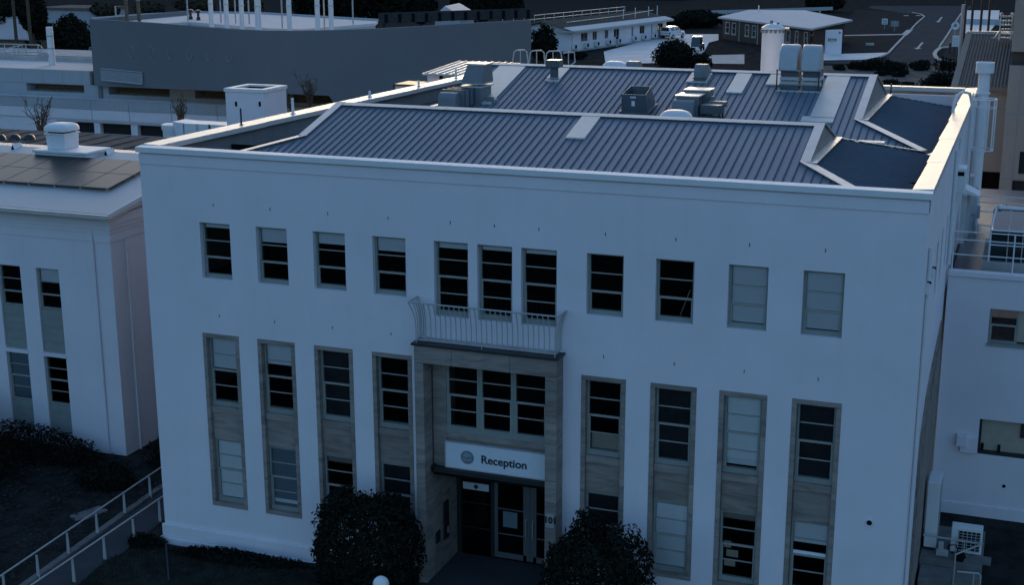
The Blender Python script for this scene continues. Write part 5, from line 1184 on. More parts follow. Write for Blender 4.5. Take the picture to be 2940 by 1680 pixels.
for o in bops:
    m_ = MB(); FB.box(m_, o[0]-.06, o[0]+.1, -.03, .15, o[2], o[3]); FB.box(m_, o[1]-.1, o[1]+.06, -.03, .15, o[2], o[3]); FB.box(m_, o[0], o[1], -.03, .15, o[3]-.1, o[3]+.05); FB.box(m_, o[0]-.1, o[1]+.1, -.08, .15, o[2]-.15, o[2]+.06); FB.box(m_, o[0], o[1], 0, .13, 4.8, 4.87); w_ = m_.build('window', 'bar', bh)
    m_ = MB(); m_.quad(FB.pt(o[0],.1,o[2]), FB.pt(o[1],.1,o[2]), FB.pt(o[1],.1,o[3]), FB.pt(o[0],.1,o[3])); m_.build('pane', 'car_glass', w_)
fe = Fr((iB.x, iB.y), (iR.x-iB.x, iR.y-iB.y)); LE = (iR-iB).length
mb = MB(); fe.wall(mb, LE, 2.6, ZE-.05, [(.9, 2.1, 3.0, 5.0), (.9, 2.3, 5.3, 5.8)], .3); mb.build('wall', 'brick', bh)
m_ = MB(); m_.quad(fe.pt(.9,.25,3), fe.pt(2.1,.25,3), fe.pt(2.1,.25,5), fe.pt(.9,.25,5)); m_.quad(fe.pt(.9,.25,5.3), fe.pt(2.3,.25,5.3), fe.pt(2.3,.25,5.8), fe.pt(.9,.25,5.8)); m_.build('door', 'dark', bh)
m_ = MB(); fe.box(m_, .85, 2.35, -.03, .1, 5.22, 5.3); fe.box(m_, .85, 2.35, -.03, .1, 5.8, 5.88); fe.box(m_, 2.3, 2.38, -.03, .1, 5.3, 5.8); m_.build('window_frame', 'bar', bh)
wl0, wl1 = at(2372, 158, z=3), at(2415, 156, z=3); fw = Fr((wl0.x, wl0.y), (wl1.x-wl0.x, (wl1.y-wl0.y)))
m_ = MB(); fw.box(m_, 0, (wl1-wl0).length, 0, .4, 2.7, ZE-.02); m_.build('end_wall', 'wall', bh)
c_ = at(2388, 113.5, y=wl0.y-.03); m_ = MB(); m_.box(c_.x-.45, c_.x+.62, wl0.y-.06, wl0.y-.02, c_.z-.17, c_.z+.17); sg_ = tag(m_.build('wall_plate', 'sign_text'), 'small dark name plate with pale line on the white end wall', 'sign'); m_ = MB(); m_.box(c_.x-.33, c_.x+.5, wl0.y-.066, wl0.y-.06, c_.z-.07, c_.z+.05); m_.build('plate_line', 'sign_white', sg_)
c_ = at(2411, 93, y=wl0.y); m_ = MB(); m_.tube([(c_.x,wl0.y-.04,c_.z),(c_.x,wl0.y,c_.z)], .16, 14); m_.build('wall_lamp', 'emblem', bh)
bk = cL+(cR-cB); bk.z = ZE
q = MB(); tp = cT.copy(); tp.z = 7.1; t2 = (cR+bk)/2; t2.z = 7.0; 
q.quad(cL, cB, cR, t2, tp); q.quad(cL, tp, bk); q.quad(t2, cR, bk, tp); dn = Vector((0,0,-.14)); q.quad(cL+dn, bk+dn, cR+dn, cB+dn)
q.build('roof', 'house_roof', bh)
q = MB()
for a, b in ((cL, cB), (cB, cR), (cL, bk)): d = (b-a).normalized(); q.obox((a+b)/2+Vector((0,0,-.24)), d, Vector((-d.y,d.x,0)), (0,0,1), (b-a).length/2, .06, .24)
q.build('gutter', 'wall_panel', bh)
for px in (2124, 2177):
    uu = bu(px); q = MB(); q.tube([FB.pt(uu,-.1,ZE-.3), FB.pt(uu,-.1,3.0)], .08, 6); q.build('downpipe', 'rail_paint', bh)
q = MB(); c_ = at(2178, 32, z=7.0); q.tube([c_+Vector((0,0,-.2)), c_+Vector((0,0,.9))], .09, 8); q.build('roof_pipe', 'white_paint', bh)
# white tank tower right behind the main building
yt = 30.0; a, b = at(2080+760/KZ, 140, y=yt), at(2080+1250/KZ, 140, y=yt); zt_ = at(2150, 20+420/KZ, y=yt).z; rr = (b.x-a.x)/2; xc = (a.x+b.x)/2
t = thing('white_flue_tower', 'wide white cylindrical tower with a shallow conical lid behind the far roof ridge', 'tower', (xc, yt, 0))
q = MB(); q.lathe((xc,yt,0), [(rr,0),(rr*.94,zt_-.1)], 32); q.build('drum', 'white_paint', t, smooth=True)
q = MB(); q.lathe((xc,yt,zt_-.08), [(rr*.9,0),(rr*1.0,.02),(rr*1.02,.10),(rr*.55,.24),(rr*.2,.27)], 12); q.build('lid', 'white_paint', t)
q = MB(); q.box(xc+rr*.9, xc+rr*1.35, yt-.2, yt+.1, zt_-.04, zt_+.02); q.build('lid_flap', 'zinc', t)
for k in range(7):
    a_ = math.pi*(1.1+.13*k); q = MB(); q.obox((xc+rr*.97*math.cos(a_), yt+rr*.97*math.sin(a_), zt_-.2), (1,0,0), (0,1,0), (0,0,1), .05, .05, .12); q.build('bracket', 'emblem', t)
q = MB(); q.tube([(xc-.1,yt,zt_+.2),(xc-.1,yt,zt_+.34)], .07, 8); q.box(xc+.16, xc+.26, yt-.05, yt+.05, zt_+.1, zt_+.26); q.build('fitting', 'emblem', t)
# ------------------------------------------------------------------ background trees, fences
def tree(name, lab, b, crown_c, rad, n, size, seed, group=None, m='foliage', shell=.35):
    t = thing(name, lab, 'tree', b, group); b = Vector(b)
    leaves('crown', m, t, crown_c, rad, n, size, seed, shell, clumps=18, base=b.z+.2)
    q = MB(); q.tube([b-Vector((0,0,.3)), b.lerp(Vector(crown_c), .5)+Vector((.1,0,0)), Vector(crown_c)], .22, 8, .06); q.build('trunk', 'bark', t)
    for k in range(3):
        r = random.Random(seed+k); c = Vector(crown_c); e = c+Vector((rad[0]*r.uniform(-.6,.6), rad[1]*r.uniform(-.6,.6), rad[2]*r.uniform(-.1,.5))); q = MB(); q.tube([b.lerp(c,.4), e], .09, 5, .03); q.build('limb', 'bark', t)
def tree_px(name, lab, px, py_top, py_bot, w_px, y, n, size, seed, **k):
    top, bot = at(px, py_top, y=y), at(px, py_bot, y=y); sc_ = (bot-CAMP).dot(FWD)/FPX; r_ = w_px*sc_/2; gz = hgt(bot.x, y); zt, zb = top.z, max(bot.z, gz)
    tree(name, lab, (bot.x, y, gz), (bot.x, y, (zt+zb)/2), (r_, r_*.8, (zt-zb)/2*1.02), n, size, seed, **k)
tree_px('dark_tree', 'tall dark tree at the right end of the curved grey wall', 1560, 72, 215, 85, 132, 2600, .26, 1)
tree_px('round_bush', 'small dark bush at the near corner of the low white block', 1655, 148, 205, 62, 138, 1500, .22, 2)
tree_px('dark_bush', 'big dark ragged bush at the near edge of the yard', 1935, 112, 205, 125, 118, 3600, .22, 3)
tree_px('low_bush', 'low dark bush right of the big ragged bush', 2010, 150, 205, 70, 117, 1300, .2, 4)
k_ = 0
for px, top, bot, w, lab in ((900, -40, 62, 120, 'dark leafy tree behind the right vent stacks, leftmost of the far trees'), (1000, -60, 66, 150, 'dark leafy tree behind the right end of the white roof'), (1100, -50, 66, 140, 'dark leafy tree behind the rail wall, third of the far trees'), (1205, -30, 62, 110, 'dark leafy tree left of the pale shed gable'), (1360, -50, 55, 160, 'dark leafy tree right of the pale shed gable'), (1450, -40, 45, 120, 'dark leafy tree behind the roof guard rail')):
    tree_px('far_tree', lab, px, top, bot, w, 175+5*k_, 1800, .5, 20+k_, group='dark trees behind the curved wall'); k_ += 1
for px, top, bot, w, lab in ((130, 62, 175, 110, 'dark bushy tree left of the curved grey wall, beside the white pipe'), (210, 40, 170, 130, 'dark bushy tree touching the left end of the curved grey wall'), (20, -30, 70, 130, 'dark tree behind the white corrugated container'), (95, -20, 95, 90, 'dark tree between the two utility poles and the pale shed')):
    tree_px('left_tree', lab, px, top, bot, w, 100+4*k_ % 9, 3000, .3, 40+k_, group='dark trees at the upper left'); k_ += 1
for px, top, bot, w, lab in ((300, 10, 45, 90, 'brownish shrub behind the left end of the white roof'), (430, 5, 42, 110, 'brownish shrub behind the white roof, second from left'), (560, -8, 38, 120, 'brownish shrub behind the row of vent stacks'), (700, -10, 40, 130, 'brownish shrub behind the thickest vent stack')):
    tree_px('scrub', lab, px, top, bot, w, 150, 900, .45, 60+k_, group='brownish scrub behind the white roof', m='foliage_dry'); k_ += 1
tree_px('park_tree', 'dark tree in front of the far road, above the white roof of the brick house', 2370, -20, 45, 130, 262, 1500, .6, 80)
tree_px('park_tree', 'dark hedge tree behind the brick house and the yard', 2010, 30, 95, 140, 205, 1600, .5, 81); tree_px('park_tree', 'dark hedge tree behind the yard, beside the pickup truck', 1945, 45, 98, 70, 200, 1100, .45, 82)
# wall with posts to the right of the white roof
a, b = at(1088, 66, z=9.3), at(1532, 50, z=9.3)
t = thing('rail_wall', 'low brownish wall with dark posts running behind the curved wall', 'wall', ((a+b)/2))
d = (b-a); L = d.length; d.normalize(); v = Vector((-d.y,d.x,0))
q = MB(); q.obox((a+b)/2, d, v, (0,0,1), L/2, .1, 1.1); q.build('wall', 'rail_timber', t)
for k in range(12):
    q = MB(); p = a+d*(L*(k+.5)/12)-v*.16; q.obox(p, d, v, (0,0,1), .16, .06, .95); q.build('post', 'dark', t)
# shed gable, far road rail
yb = 165; a, b, c_ = at(1242, 52, y=yb), at(1332, 50, y=yb), at(1262, 18, y=yb)
t = thing('pale_shed', 'pale shed with a white gable roof behind the rail wall', 'shed', (a.x, yb, 3))
q = MB(); q.prism([(a.x,yb,a.z),(b.x,yb,b.z),(c_.x,yb+2,c_.z)], (0,6,.2)); q.build('roof', 'white_roof', t, fix=True); q = MB(); q.box(a.x+.3, b.x-.8, yb+.2, yb+6, 3, a.z); q.build('wall', 'wall_panel', t)
zr = 3.0; a, b = at(1955, 42, z=5.0), at(2390, 28, z=5.0)
t = thing('far_guard_rail', 'pale guard rail along the far road behind the yard', 'guard rail', (a.x, a.y, 3)); d = b-a
q = MB(); dd = d.normalized(); q.obox((a+b)/2, dd, Vector((-dd.y,dd.x,0)), (0,0,1), d.length/2, .08, .6); q.build('rail', 'wall_panel', t)
for k in range(8):
    q = MB(); p = a+d*(k+.3)/8; q.box(p.x-.12, p.x+.12, p.y-.1, p.y+.1, 3, 5.3); q.build('post', 'wall_panel', t)
# upper left: container, poles, shed, handrail, pipe, tank
K1 = KZ; U = lambda px, py, **k: at(px/K1, 20+py/K1, **k)
yb = 104; a, b = U(-400, 690, y=yb), U(600, 640, y=yb); zt_ = U(300, 215, y=yb).z; zb_ = U(300, 680, y=yb).z
t = thing('white_container', 'white corrugated container at the upper left corner', 'container', (a.x, yb, zb_))
q = MB(); q.box(a.x, b.x, yb, yb+2.5, zb_, zt_-.12); q.build('body', 'wall', t)
for k in range(26):
    q = MB(); x = a.x+.2+k*(b.x-a.x-.4)/26; q.box(x, x+.28, yb-.10, yb, zb_+.1, zt_-.2); q.build('corrugation', 'wall', t)
q = MB(); q.box(a.x-.1, b.x+.1, yb-.15, yb+2.6, zt_-.12, zt_+.1); q.build('roof', 'white_roof', t)
q = MB(); q.box(a.x, b.x+4, yb+.4, yb+2.0, hgt(b.x,yb)-.5, zb_); q.build('base', 'timber', t)
for k, (pxt, pxb, pyb, y, lab) in enumerate(((255, 350, 780, 96, 'brown utility pole in front of the white container'), (565, 670, 1000, 92, 'brown utility pole at the right end of the white container'))):
    b = U(pxb, pyb, y=y); tp = U(pxt, -200, y=y); q = MB(); q.tube([(b.x,y,0),(b.x,y,tp.z)], .22, 10, .17); tag(q.build('utility_pole', 'bark', smooth=True), lab, 'pole', 'utility poles')
yb = 150; a, b = U(850, 300, y=yb), U(2000, 200, y=yb); zt_ = U(1000, 40, y=yb).z
t = thing('pale_house', 'pale house wall showing between the dark trees at the upper left', 'house', (a.x, yb, 2)); q = MB(); q.box(a.x, b.x, yb, yb+8, 1, zt_); q.build('wall', 'wall_panel', t); q = MB(); q.box(a.x-.3, b.x+.3, yb-.4, yb+8, zt_, zt_+.3); q.build('roof', 'tile_roof', t)
yb = 84; t = thing('deck_railing', 'tan tubular railing with a rounded end at the upper left', 'railing', U(400, 1000, y=yb))
A_ = [U(x, y, y=yb) for x, y in ((-60,765),(300,772),(800,790),(860,820),(875,860),(860,920),(810,945),(400,945),(-60,950))]
q = MB(); q.tube(A_, .06, 6); q.build('loop_rail', 'rail_paint', t)
q = MB(); q.tube([U(-60,910,y=yb-2), U(460,790,y=yb-2), U(465,1000,y=yb-2)], .06, 6); q.build('stair_rail', 'rail_paint', t)
for x in (90, 290, 380, 540, 790):
    q = MB(); q.tube([U(x,770,y=yb), U(x+15,1010,y=yb)], .05, 6); q.build('post', 'rail_paint', t)
e_ = U(400, 1010, y=yb); q = MB(); q.box(e_.x-14, e_.x+16, yb-.5, yb+8, 1.0, e_.z); q.build('deck', 'concrete', t)
yb = 80; a, b = U(1080, 1030, y=yb), U(1040, 410, y=yb); q = MB(); q.tube([(a.x,yb,a.z-2),(a.x,yb,b.z)], .33, 14); pw = tag(q.build('white_pipe', 'white_paint', smooth=True), 'tall white pipe in front of the dark trees left of the curved wall', 'pipe')
for py in (600, 860):
    c = U(1060, py, y=yb); q = MB(); q.tube([(a.x,yb,c.z-.05),(a.x,yb,c.z+.05)], .36, 14); q.build('joint', 'emblem_pale', pw)
yb = 78; c = U(915, 1020, y=yb); q = MB(); q.lathe((c.x,yb,c.z-.9), [(.3,.5),(.45,.7),(.5,.9),(.46,1.1),(.3,1.25),(.05,1.3)], 18); tag(q.build('small_tank', 'wall_panel', smooth=True), 'small grey rounded tank at the foot of the white pipe', 'tank')
# ------------------------------------------------------------------ right: white side building with roof deck
YR = 10.8; FRB = Fr((22.28, YR), (1, 0))
rb = thing('annex_building', 'white annex building with a roof deck joined to the right side of the main building', 'building', (28, 14, 0))
Rz = lambda f, px, py, y=YR: f(px, py, y=y)
zt_ = Rz(B4, 1500, 568).z; zl_ = Rz(B4, 1500, 593).z
w1 = (Rz(B4,1720,900).x-22.28, 2.6, Rz(B4,1720,1110).z, Rz(B4,1740,850).z); w2 = (Rz(C4,1640,300).x-22.28, 3.2, Rz(C4,1640,478).z, Rz(C4,1660,218).z)
mb = MB(); FRB.wall(mb, 12, -.5, zt_-.16, [(w1[0], w1[0]+w1[1], w1[2], w1[3]), (w2[0], w2[0]+w2[1], w2[2], w2[3])], .28); mb.build('front_wall', 'wall', rb)
mb = MB(); FRB.box(mb, 0, 12, -.03, 0, zl_-.04, zt_-.16); FRB.box(mb, 0, 12, -.07, .3, zt_-.16, zt_); mb.build('coping', 'wall', rb, bevel=.01)
mb = MB(); zb_ = Rz(C4, 1500, 843).z; FRB.box(mb, 0, 12, -.05, 0, -.5, zb_); mb.build('plinth', 'wall', rb)
window(rb, FRB, w1[0]+.01, w1[0]+w1[1]/3, w1[2]+.01, w1[3]-.01, .2, rows=2, meet=1, sill=.08)
mb = MB(); FRB.box(mb, w1[0]+w1[1]/3, w1[0]+w1[1], .14, .2, w1[2]+.1, w1[3]-.01); mb.build('infill_panel', 'cream_card', rb); mb = MB(); FRB.box(mb, w1[0]-.03, w1[0]+w1[1], -.05, .2, w1[2]-.06, w1[2]+.03); mb.build('sill', 'frame', rb)
mb = MB(); FRB.box(mb, w2[0]+.01, w2[0]+w2[1], .2, .26, w2[2]+.01, w2[3]-.01); mb.build('infill_panel', 'cream_card', rb)
mb = MB(); FRB.box(mb, w2[0]+.01, w2[0]+w2[1], .02, .2, w2[2]+.01, w2[2]+.1); FRB.box(mb, w2[0]+.01, w2[0]+.08, .05, .2, w2[2]+.1, w2[3]-.01); mb.build('window_frame', 'black_metal', rb); mb = MB(); FRB.box(mb, w2[0]+1.25, w2[0]+w2[1], .15, .2, w2[2]+.65, w2[3]-.01); mb.build('dark_panel', 'black_metal', rb)
for dx in (.14, .65):
    q = MB(); q.tube([FRB.pt(w2[0]+dx,.1,w2[2]+.1), FRB.pt(w2[0]+dx,.1,w2[2]+.34)], .045, 10); tag(q.build('bottle', 'dark'), ['small dark bottle at the left end of the lower window sill of the annex', 'small dark bottle on the lower window sill of the annex, away from the frame'][dx > .3], 'bottle')
c = Rz(C4, 1826, 720); q = MB(); q.tube([(c.x,YR-.015,c.z),(c.x,YR+.03,c.z)], .055, 14); q.build('wall_vent', 'dark', rb)
a, b = Rz(C4, 1478, 320), Rz(C4, 1525, 410); b2 = Rz(C4, 1625, 470)
t = thing('wall_cabinet', 'white metal cabinet with a trunking box on the annex wall beside the lower window', 'cabinet', (a.x, YR, b.z)); q = MB(); q.box(a.x, b.x+.1, YR-.22, YR, b.z, a.z); q.build('box', 'wall', t, bevel=.015); q = MB(); q.box(b.x-.1, b2.x, YR-.12, YR, b2.z, a.z-.1); q.build('trunking', 'wall', t, bevel=.01)
q = MB(); q.box(22.3, 34.3, YR+.3, 30, zt_-1.0, zt_-.62); q.build('roof_deck', 'duct_dark', rb)
zd = zt_-.62
# deck railing
t = thing('deck_railing', 'thin pale railing along the front edge of the annex roof deck', 'railing', (28, YR+.12, zt_))
yq = YR+.12
for i, (fx, fy) in enumerate(((1480,270),(1470,330),(1460,440))):
    z = B4(fx, fy, y=yq).z; q = MB(); q.tube([(22.32,yq,z),(34,yq,z+.02)], .021, 6); q.build('rail', 'white_paint', t)
zt2 = B4(1480, 268, y=yq).z
for x in (22.36, B4(1900,430,y=yq).x, 26.6, 29):
    q = MB(); q.tube([(x,yq,zt_),(x,yq,zt2)], .024, 6); q.build('post', 'white_paint', t)
t = thing('far_deck_railing', 'second pale railing across the annex roof deck, behind the glazed roof light', 'railing', (28, YR+9, zd)); yq2 = YR+9
for (fx, fy) in ((1640,5),(1640,50),(1620,118),(1615,222)):
    z = B4(fx, fy, y=yq2).z; q = MB(); q.tube([(22.4,yq2,z),(34,yq2,z)], .028, 6); q.build('rail', 'white_paint', t)
for x in (B4(1628,150,y=yq2).x, B4(1840,150,y=yq2).x, 27.5, 30):
    q = MB(); q.tube([(x,yq2,zd),(x,yq2,B4(1640,5,y=yq2).z)], .024, 6); q.build('post', 'white_paint', t)
# roof light: pale tubular frame over a dark glazed box
ys = YR+2.2; Q = lambda px, py, y=ys: B4(px, py, y=y)
t = thing('roof_light', 'glazed roof light with pale tube frame on the annex roof deck', 'roof light', (24.5, ys, zd))
x0 = Q(1720,370).x; zk = Q(1720,370).z; z1 = Q(1725,262).z; z2 = Q(1737,165).z
q = MB(); q.box(x0-.2, 30, ys-.1, ys+3.6, zd, max(zd+.25, Q(1690,490).z)); q.build('kerb', 'concrete', t, bevel=.02)
q = MB(); q.box(x0+.03, 30, ys+.05, ys+3.4, zd+.25, z1); q.build('glazing', 'car_glass', t)
q = MB(); q.prism([(x0+.05,ys+.03,z1),(x0+.05,ys+3.4,z1),(x0+.05,ys+1.7,z2)], (6,0,0)); q.build('glass_roof', 'car_glass', t, fix=True)
for y in (ys, ys+3.45):
    q = MB(); q.tube([(x0,y,zd+.2),(x0,y,z1),(x0+.08,ys+1.6 if y == ys else ys+1.8,z2)], .035, 8); q.build('frame_tube', 'white_paint', t); q = MB(); q.tube([(x0,y,z1),(30,y,z1)], .03, 8); q.tube([(x0,y,zk),(30,y,zk)], .025, 8); q.build('frame_rail', 'white_paint', t)
q = MB(); q.tube([(x0+.25,ys+1.7,z2),(30,ys+1.7,z2)], .075, 10); q.lathe((x0+.2,ys+1.7,z2-.1), [(.06,0),(.1,.1),(.06,.2)], 10); q.build('ridge_tube', 'white_paint', t)
for x in (x0+.55, x0+1.0, x0+2):
    q = MB(); q.tube([(x,ys-.02,zd+.2),(x,ys-.02,z1),(x,ys+1.65,z2)], .02, 6); q.build('glazing_bar', 'rail_paint', t)
# equipment along the main wall above the deck
for k, (y, x, z0, z1_, w) in enumerate(((13.0,22.5,8.6,10.2,.08),(14.2,22.55,8.5,10.0,.10),(15.6,22.6,8.4,10.4,.07),(17.0,22.7,8.4,9.8,.09))):
    q = MB(); q.box(x-w, x+w, y-.06, y+.06, z0, z1_); q.box(x-w, x+w, y-.3, y+.3, z1_, z1_+.06); t = tag(q.build('conduit_riser', 'galv'), ['first', 'second', 'third', 'fourth'][k]+' pale conduit riser from the front on the right wall above the deck', 'conduit', 'conduit risers above the deck')
    q = MB(); q.box(x-w+.03, x+w+.12, y-.04, y+.04, z0+.3, z0+.75); q.build('junction', 'wall_panel', t)
# ------------------------------------------------------------------ beige tower block with ribbed roof at the upper right
yt0, yt1 = 38.0, 49.5
T = lambda px, py, y: at(2180+px/2.6, py/2.6, y=y)
a, b = T(1440, 640, yt0), T(1850, 640, yt0); tz0 = a.z
zt1_ = T(1550, 250, yt1).z
tw = thing('beige_block', 'beige panelled block with a ribbed sloping roof at the upper right', 'building', (26, 40, 0))
q = MB(); rx0, rx1 = a.x, b.x+.05
fz = lambda y: tz0+(zt1_-tz0)*(y-yt0)/(yt1-yt0)
q.hexa([(rx0,yt0,tz0-.2),(rx1,yt0,tz0-.2),(rx1,yt1,zt1_-.2),(rx0,yt1,zt1_-.2),(rx0,yt0,tz0),(rx1,yt0,tz0),(rx1,yt1,zt1_),(rx0,yt1,zt1_)]); rf_ = q.build('roof', 'clad', tw)
for k in range(14):
    x = rx0+.36+k*(rx1-rx0-.36)/14; q = MB(); q.hexa([(x-.045,yt0-.02,tz0),(x+.045,yt0-.02,tz0),(x+.045,yt1,zt1_),(x-.045,yt1,zt1_),(x-.02,yt0-.02,tz0+.05),(x+.02,yt0-.02,tz0+.05),(x+.02,yt1,zt1_+.05),(x-.02,yt1,zt1_+.05)]); q.build('rib', 'clad', rf_)
q = MB(); q.hexa([(rx0-.05,yt0-.03,tz0-.22),(rx0+.28,yt0-.03,tz0-.22),(rx0+.28,yt1,zt1_-.22),(rx0-.05,yt1,zt1_-.22),(rx0-.05,yt0-.03,tz0+.07),(rx0+.28,yt0-.03,tz0+.07),(rx0+.28,yt1,zt1_+.07),(rx0-.05,yt1,zt1_+.07)]); q.build('verge', 'beige', tw)
q = MB(); q.box(rx0, rx1+.5, yt1-.05, yt1+.3, zt1_-.3, zt1_+.16); q.build('ridge', 'zinc', tw)
FT = Fr((rx0+.3, yt0+.4), (1, 0)); zz0, zz1 = T(1700,1456,yt0).z, T(1700,1290,yt0).z
xo0, xo1 = T(1655,1350,yt0+.4).x-rx0-.3, T(1785,1350,yt0+.4).x-rx0-.3
q = MB(); FT.wall(q, rx1-rx0+.3, -.3, tz0-.2, [(xo0, xo1+.05, zz1-3.2, zz1)], .5); q.build('wall', 'beige', tw)
q = MB(); FT.box(q, 0, 3, .9, 1.0, 0, zz1+.2); q.build('opening', 'dark', tw)
q = MB(); zj = T(1800, 812, yt0+.4).z; FT.box(q, 0, 4, -.01, .0, zj-.03, zj+.03); q.build('joint', 'emblem', tw)
ytp = 36.6; T2 = lambda px, py: T(px, py, ytp)
xl, zlo, zhi = T2(1880,385).x, T2(1880,385).z, T2(1900,-60).z
q = MB(); q.box(xl, xl+9, ytp, ytp+14, zlo, zhi+2); q.build('upper_block', 'beige', tw, bevel=.03)
q = MB(); q.box(T2(1880,385).x+.05, xl+9, ytp+.5, ytp+12, T2(1880,485).z, zlo); q.build('recess', 'black_metal', tw)
xw = T2(1850, 700).x; zj1, zj2 = T2(1900, 848).z, T2(1900, 1338).z; zq = T2(1880, 485).z
FT2 = Fr((xw, ytp), (1, 0)); wx0 = T2(1940,1200).x-xw; wz0, wz1 = T2(1940,1300).z, T2(1940,1130).z
wq = T2(1880,1400).x-xw; wqz = T2(1880,1345).z
q = MB(); FT2.wall(q, 9, -.3, zq, [(wx0, wx0+2, wz0, wz1), (wq, wq+3, wqz-2.2, wqz)], .3); q.quad((xw,ytp,-.3),(xw,ytp,zq),(xw,ytp+2,zq),(xw,ytp+2,-.3)); q.build('wall', 'beige', tw)
q = MB(); FT2.box(q, 0, 9, .28, .3, 0, zq-.5); q.build('window', 'car_glass', tw)
for z in (zj1, zj2):
    q = MB(); FT2.box(q, 0, 9, -.006, .0, z-.03, z+.03); q.build('joint', 'emblem', tw)
q = MB(); xj = T2(1855+60, 900).x-xw-.25; FT2.box(q, .55, .59, -.008, 0, -.3, zq-.02); q.build('joint', 'emblem', tw)
# steel steps and poles on that roof
T3 = lambda px, py, y: at(2620+px/KZ, 20+py/KZ, y=y)
ysd = yt1-2.5
t = thing('roof_steps', 'grey steel steps with guard rails on the ribbed roof at the upper right', 'steps', T3(1930, 620, ysd))
for px in (1830, 2070):
    q = MB(); q.tube([T3(px-20,700,ysd-.6), T3(px,500,ysd), T3(px+30,130,ysd+.5)], .05, 6); q.build('stringer', 'galv', t)
for k in range(6):
    q = MB(); p, e_ = T3(1820+4*k,640-90*k,ysd), T3(2060+4*k,650-90*k,ysd); q.box(p.x, e_.x, ysd-.1, ysd+.2, p.z-.04, p.z+.04); q.build('tread', 'galv', t)
for px in (1860, 1920, 1975, 2030):
    q = MB(); q.tube([T3(px,470,ysd), T3(px+12,120,ysd)], .03, 6); q.build('baluster', 'black_metal', t)
for k, (p0_, p1_) in enumerate((((1720,640),(1830,490)), ((1650,640),(2090,650)))):
    q = MB(); q.tube([T3(*p0_, ysd-.3), T3(*p1_, ysd-.3)], .05, 6); q.build('base_rail', 'galv', t)
for px in (1860, 2085):
    c = T3(px,150,ysd+.5); q = MB(); q.lathe((c.x,c.y,c.z-.1), [(.03,0),(.1,.08),(.1,.16),(.02,.22)], 10); q.build('knob', 'white_paint', t)
for k, (pt_, pb_) in enumerate((((1115,-60),(1095,320)), ((1275,-60),(1220,540)), ((1455,-60),(1410,540)), ((1620,-60),(1585,400)))):
    y = yt1+.8+(.0 if k in (1,2) else 3); a, b = T3(*pb_, y), T3(*pt_, y); q = MB(); q.tube([(a.x,y,8 if k in (1,2) else 3),(a.x,y,b.z+1)], .07, 8)
    tag(q.build('black_pole', 'black_metal', smooth=True), ['leftmost', 'second from left', 'third from left', 'rightmost'][k]+' of the four black poles behind the ribbed roof at the upper right', 'pole', 'black poles at the upper right')
a = T3(1060, 540, yt1+1); q = MB(); q.tube([(a.x-.1,yt1+1,8),(a.x-.1,yt1+1,T3(1060,-60,yt1+1).z)], .10, 8); tag(q.build('grey_pole', 'rail_grey', smooth=True), 'grey pole at the left edge of the ribbed roof at the upper right', 'pole')
yy_ = 118; a, b = at(2620+1110/KZ, 20+60/KZ, y=150), at(2620+1830/KZ, 20+300/KZ, y=150)
sheet('forecourt', [G8(1060,560), G8(1100,120), G8(1120,70), G8(1820,70), G8(1800,280), G8(1600,540)], 'paving', .08)
q = MB(); p, e_ = G8(1100, 360), G8(1800, 330); q.box(p.x, e_.x+2, p.y-.5, p.y+.4, 3.0, 4.0); tag(q.build('low_wall', 'wall_panel'), 'low grey wall seen between the black poles at the upper right', 'wall')
# ------------------------------------------------------------------ air conditioners in the right yard
K3 = 1456/320; V = lambda px, py, **k: at(2620+px/K3, 1360+py/K3, **k)
def grille(t, p, u, w, h, nx, ny, nrm, dark='dark'):
    u = Vector(u); nrm = Vector(nrm); up = Vector((0,0,1)); p = Vector(p)
    q = MB(); q.prism([p, p+u*w, p+u*w+up*h, p+up*h], nrm*.004); q.build('grille', dark, t, fix=True)
    q = MB()
    for k in range(nx+1): q.obox(p+u*(w*k/nx)+nrm*.012, u, nrm, up, .010, .006, h)
    for k in range(ny+1): q.obox(p+u*w/2+nrm*.012+up*(h*k/ny-.008), u, nrm, up, w/2, .006, .016)
    q.build('grille_bar', 'galv', t)
yb = 6.0
q = MB(); q.box(22.3, 24.08, yb, yb+2.6, -.05, .46); tag(q.build('plinth_slab', 'slab', bevel=.02), 'concrete plinth slab under the air conditioners in the right yard', 'plinth')
ya = 6.6; a, b = V(515, 690, y=ya), V(890, 1100, y=ya); c = V(500, 1040, y=ya)
t = thing('air_conditioner', 'white air conditioner with a square mesh grille standing on the plinth in the right yard', 'air conditioner', ((a.x+b.x)/2, ya, .46), 'air conditioners in the right yard')
q = MB(); q.box(a.x, b.x, ya, ya+.38, .52, a.z); q.build('body', 'white_paint', t, bevel=.02); q = MB(); q.box(a.x+.05, a.x+.15, ya, ya+.38, .46, .52); q.box(b.x-.15, b.x-.05, ya, ya+.38, .46, .52); q.build('foot', 'black_metal', t)
grille(t, (a.x+.21, ya-.004, .62), (1,0,0), b.x-a.x-.27, a.z-.62-.1, 5, 7, (0,-1,0))
q = MB(); q.box(b.x-.5, b.x+.3, ya-.5, ya-.1, .46, .56); tag(q.build('rail_base', 'slab'), 'pale skid base in front of the mesh grille air conditioner', 'base')
ya = 6.6; t = thing('tall_air_conditioner', 'tall twin fan air conditioner seen end on against the right wall', 'air conditioner', (22.6, ya, .46), 'air conditioners in the right yard')
zt_ = V(300, 125, y=ya).z; x0, x1 = 22.36, 22.72
q = MB(); q.box(x0, x1, ya, ya+1.0, .55, zt_); q.build('body', 'white_paint', t, bevel=.02)
q = MB(); q.box(x0+.05, x1-.05, ya+.05, ya+.95, .46, .55); q.build('foot', 'black_metal', t)
grille(t, (x1+.002, ya+.12, zt_-1.1), (0,1,0), .8, .95, 6, 9, (1,0,0)); grille(t, (x1+.002, ya+.12, .75), (0,1,0), .8, .9, 6, 9, (1,0,0))
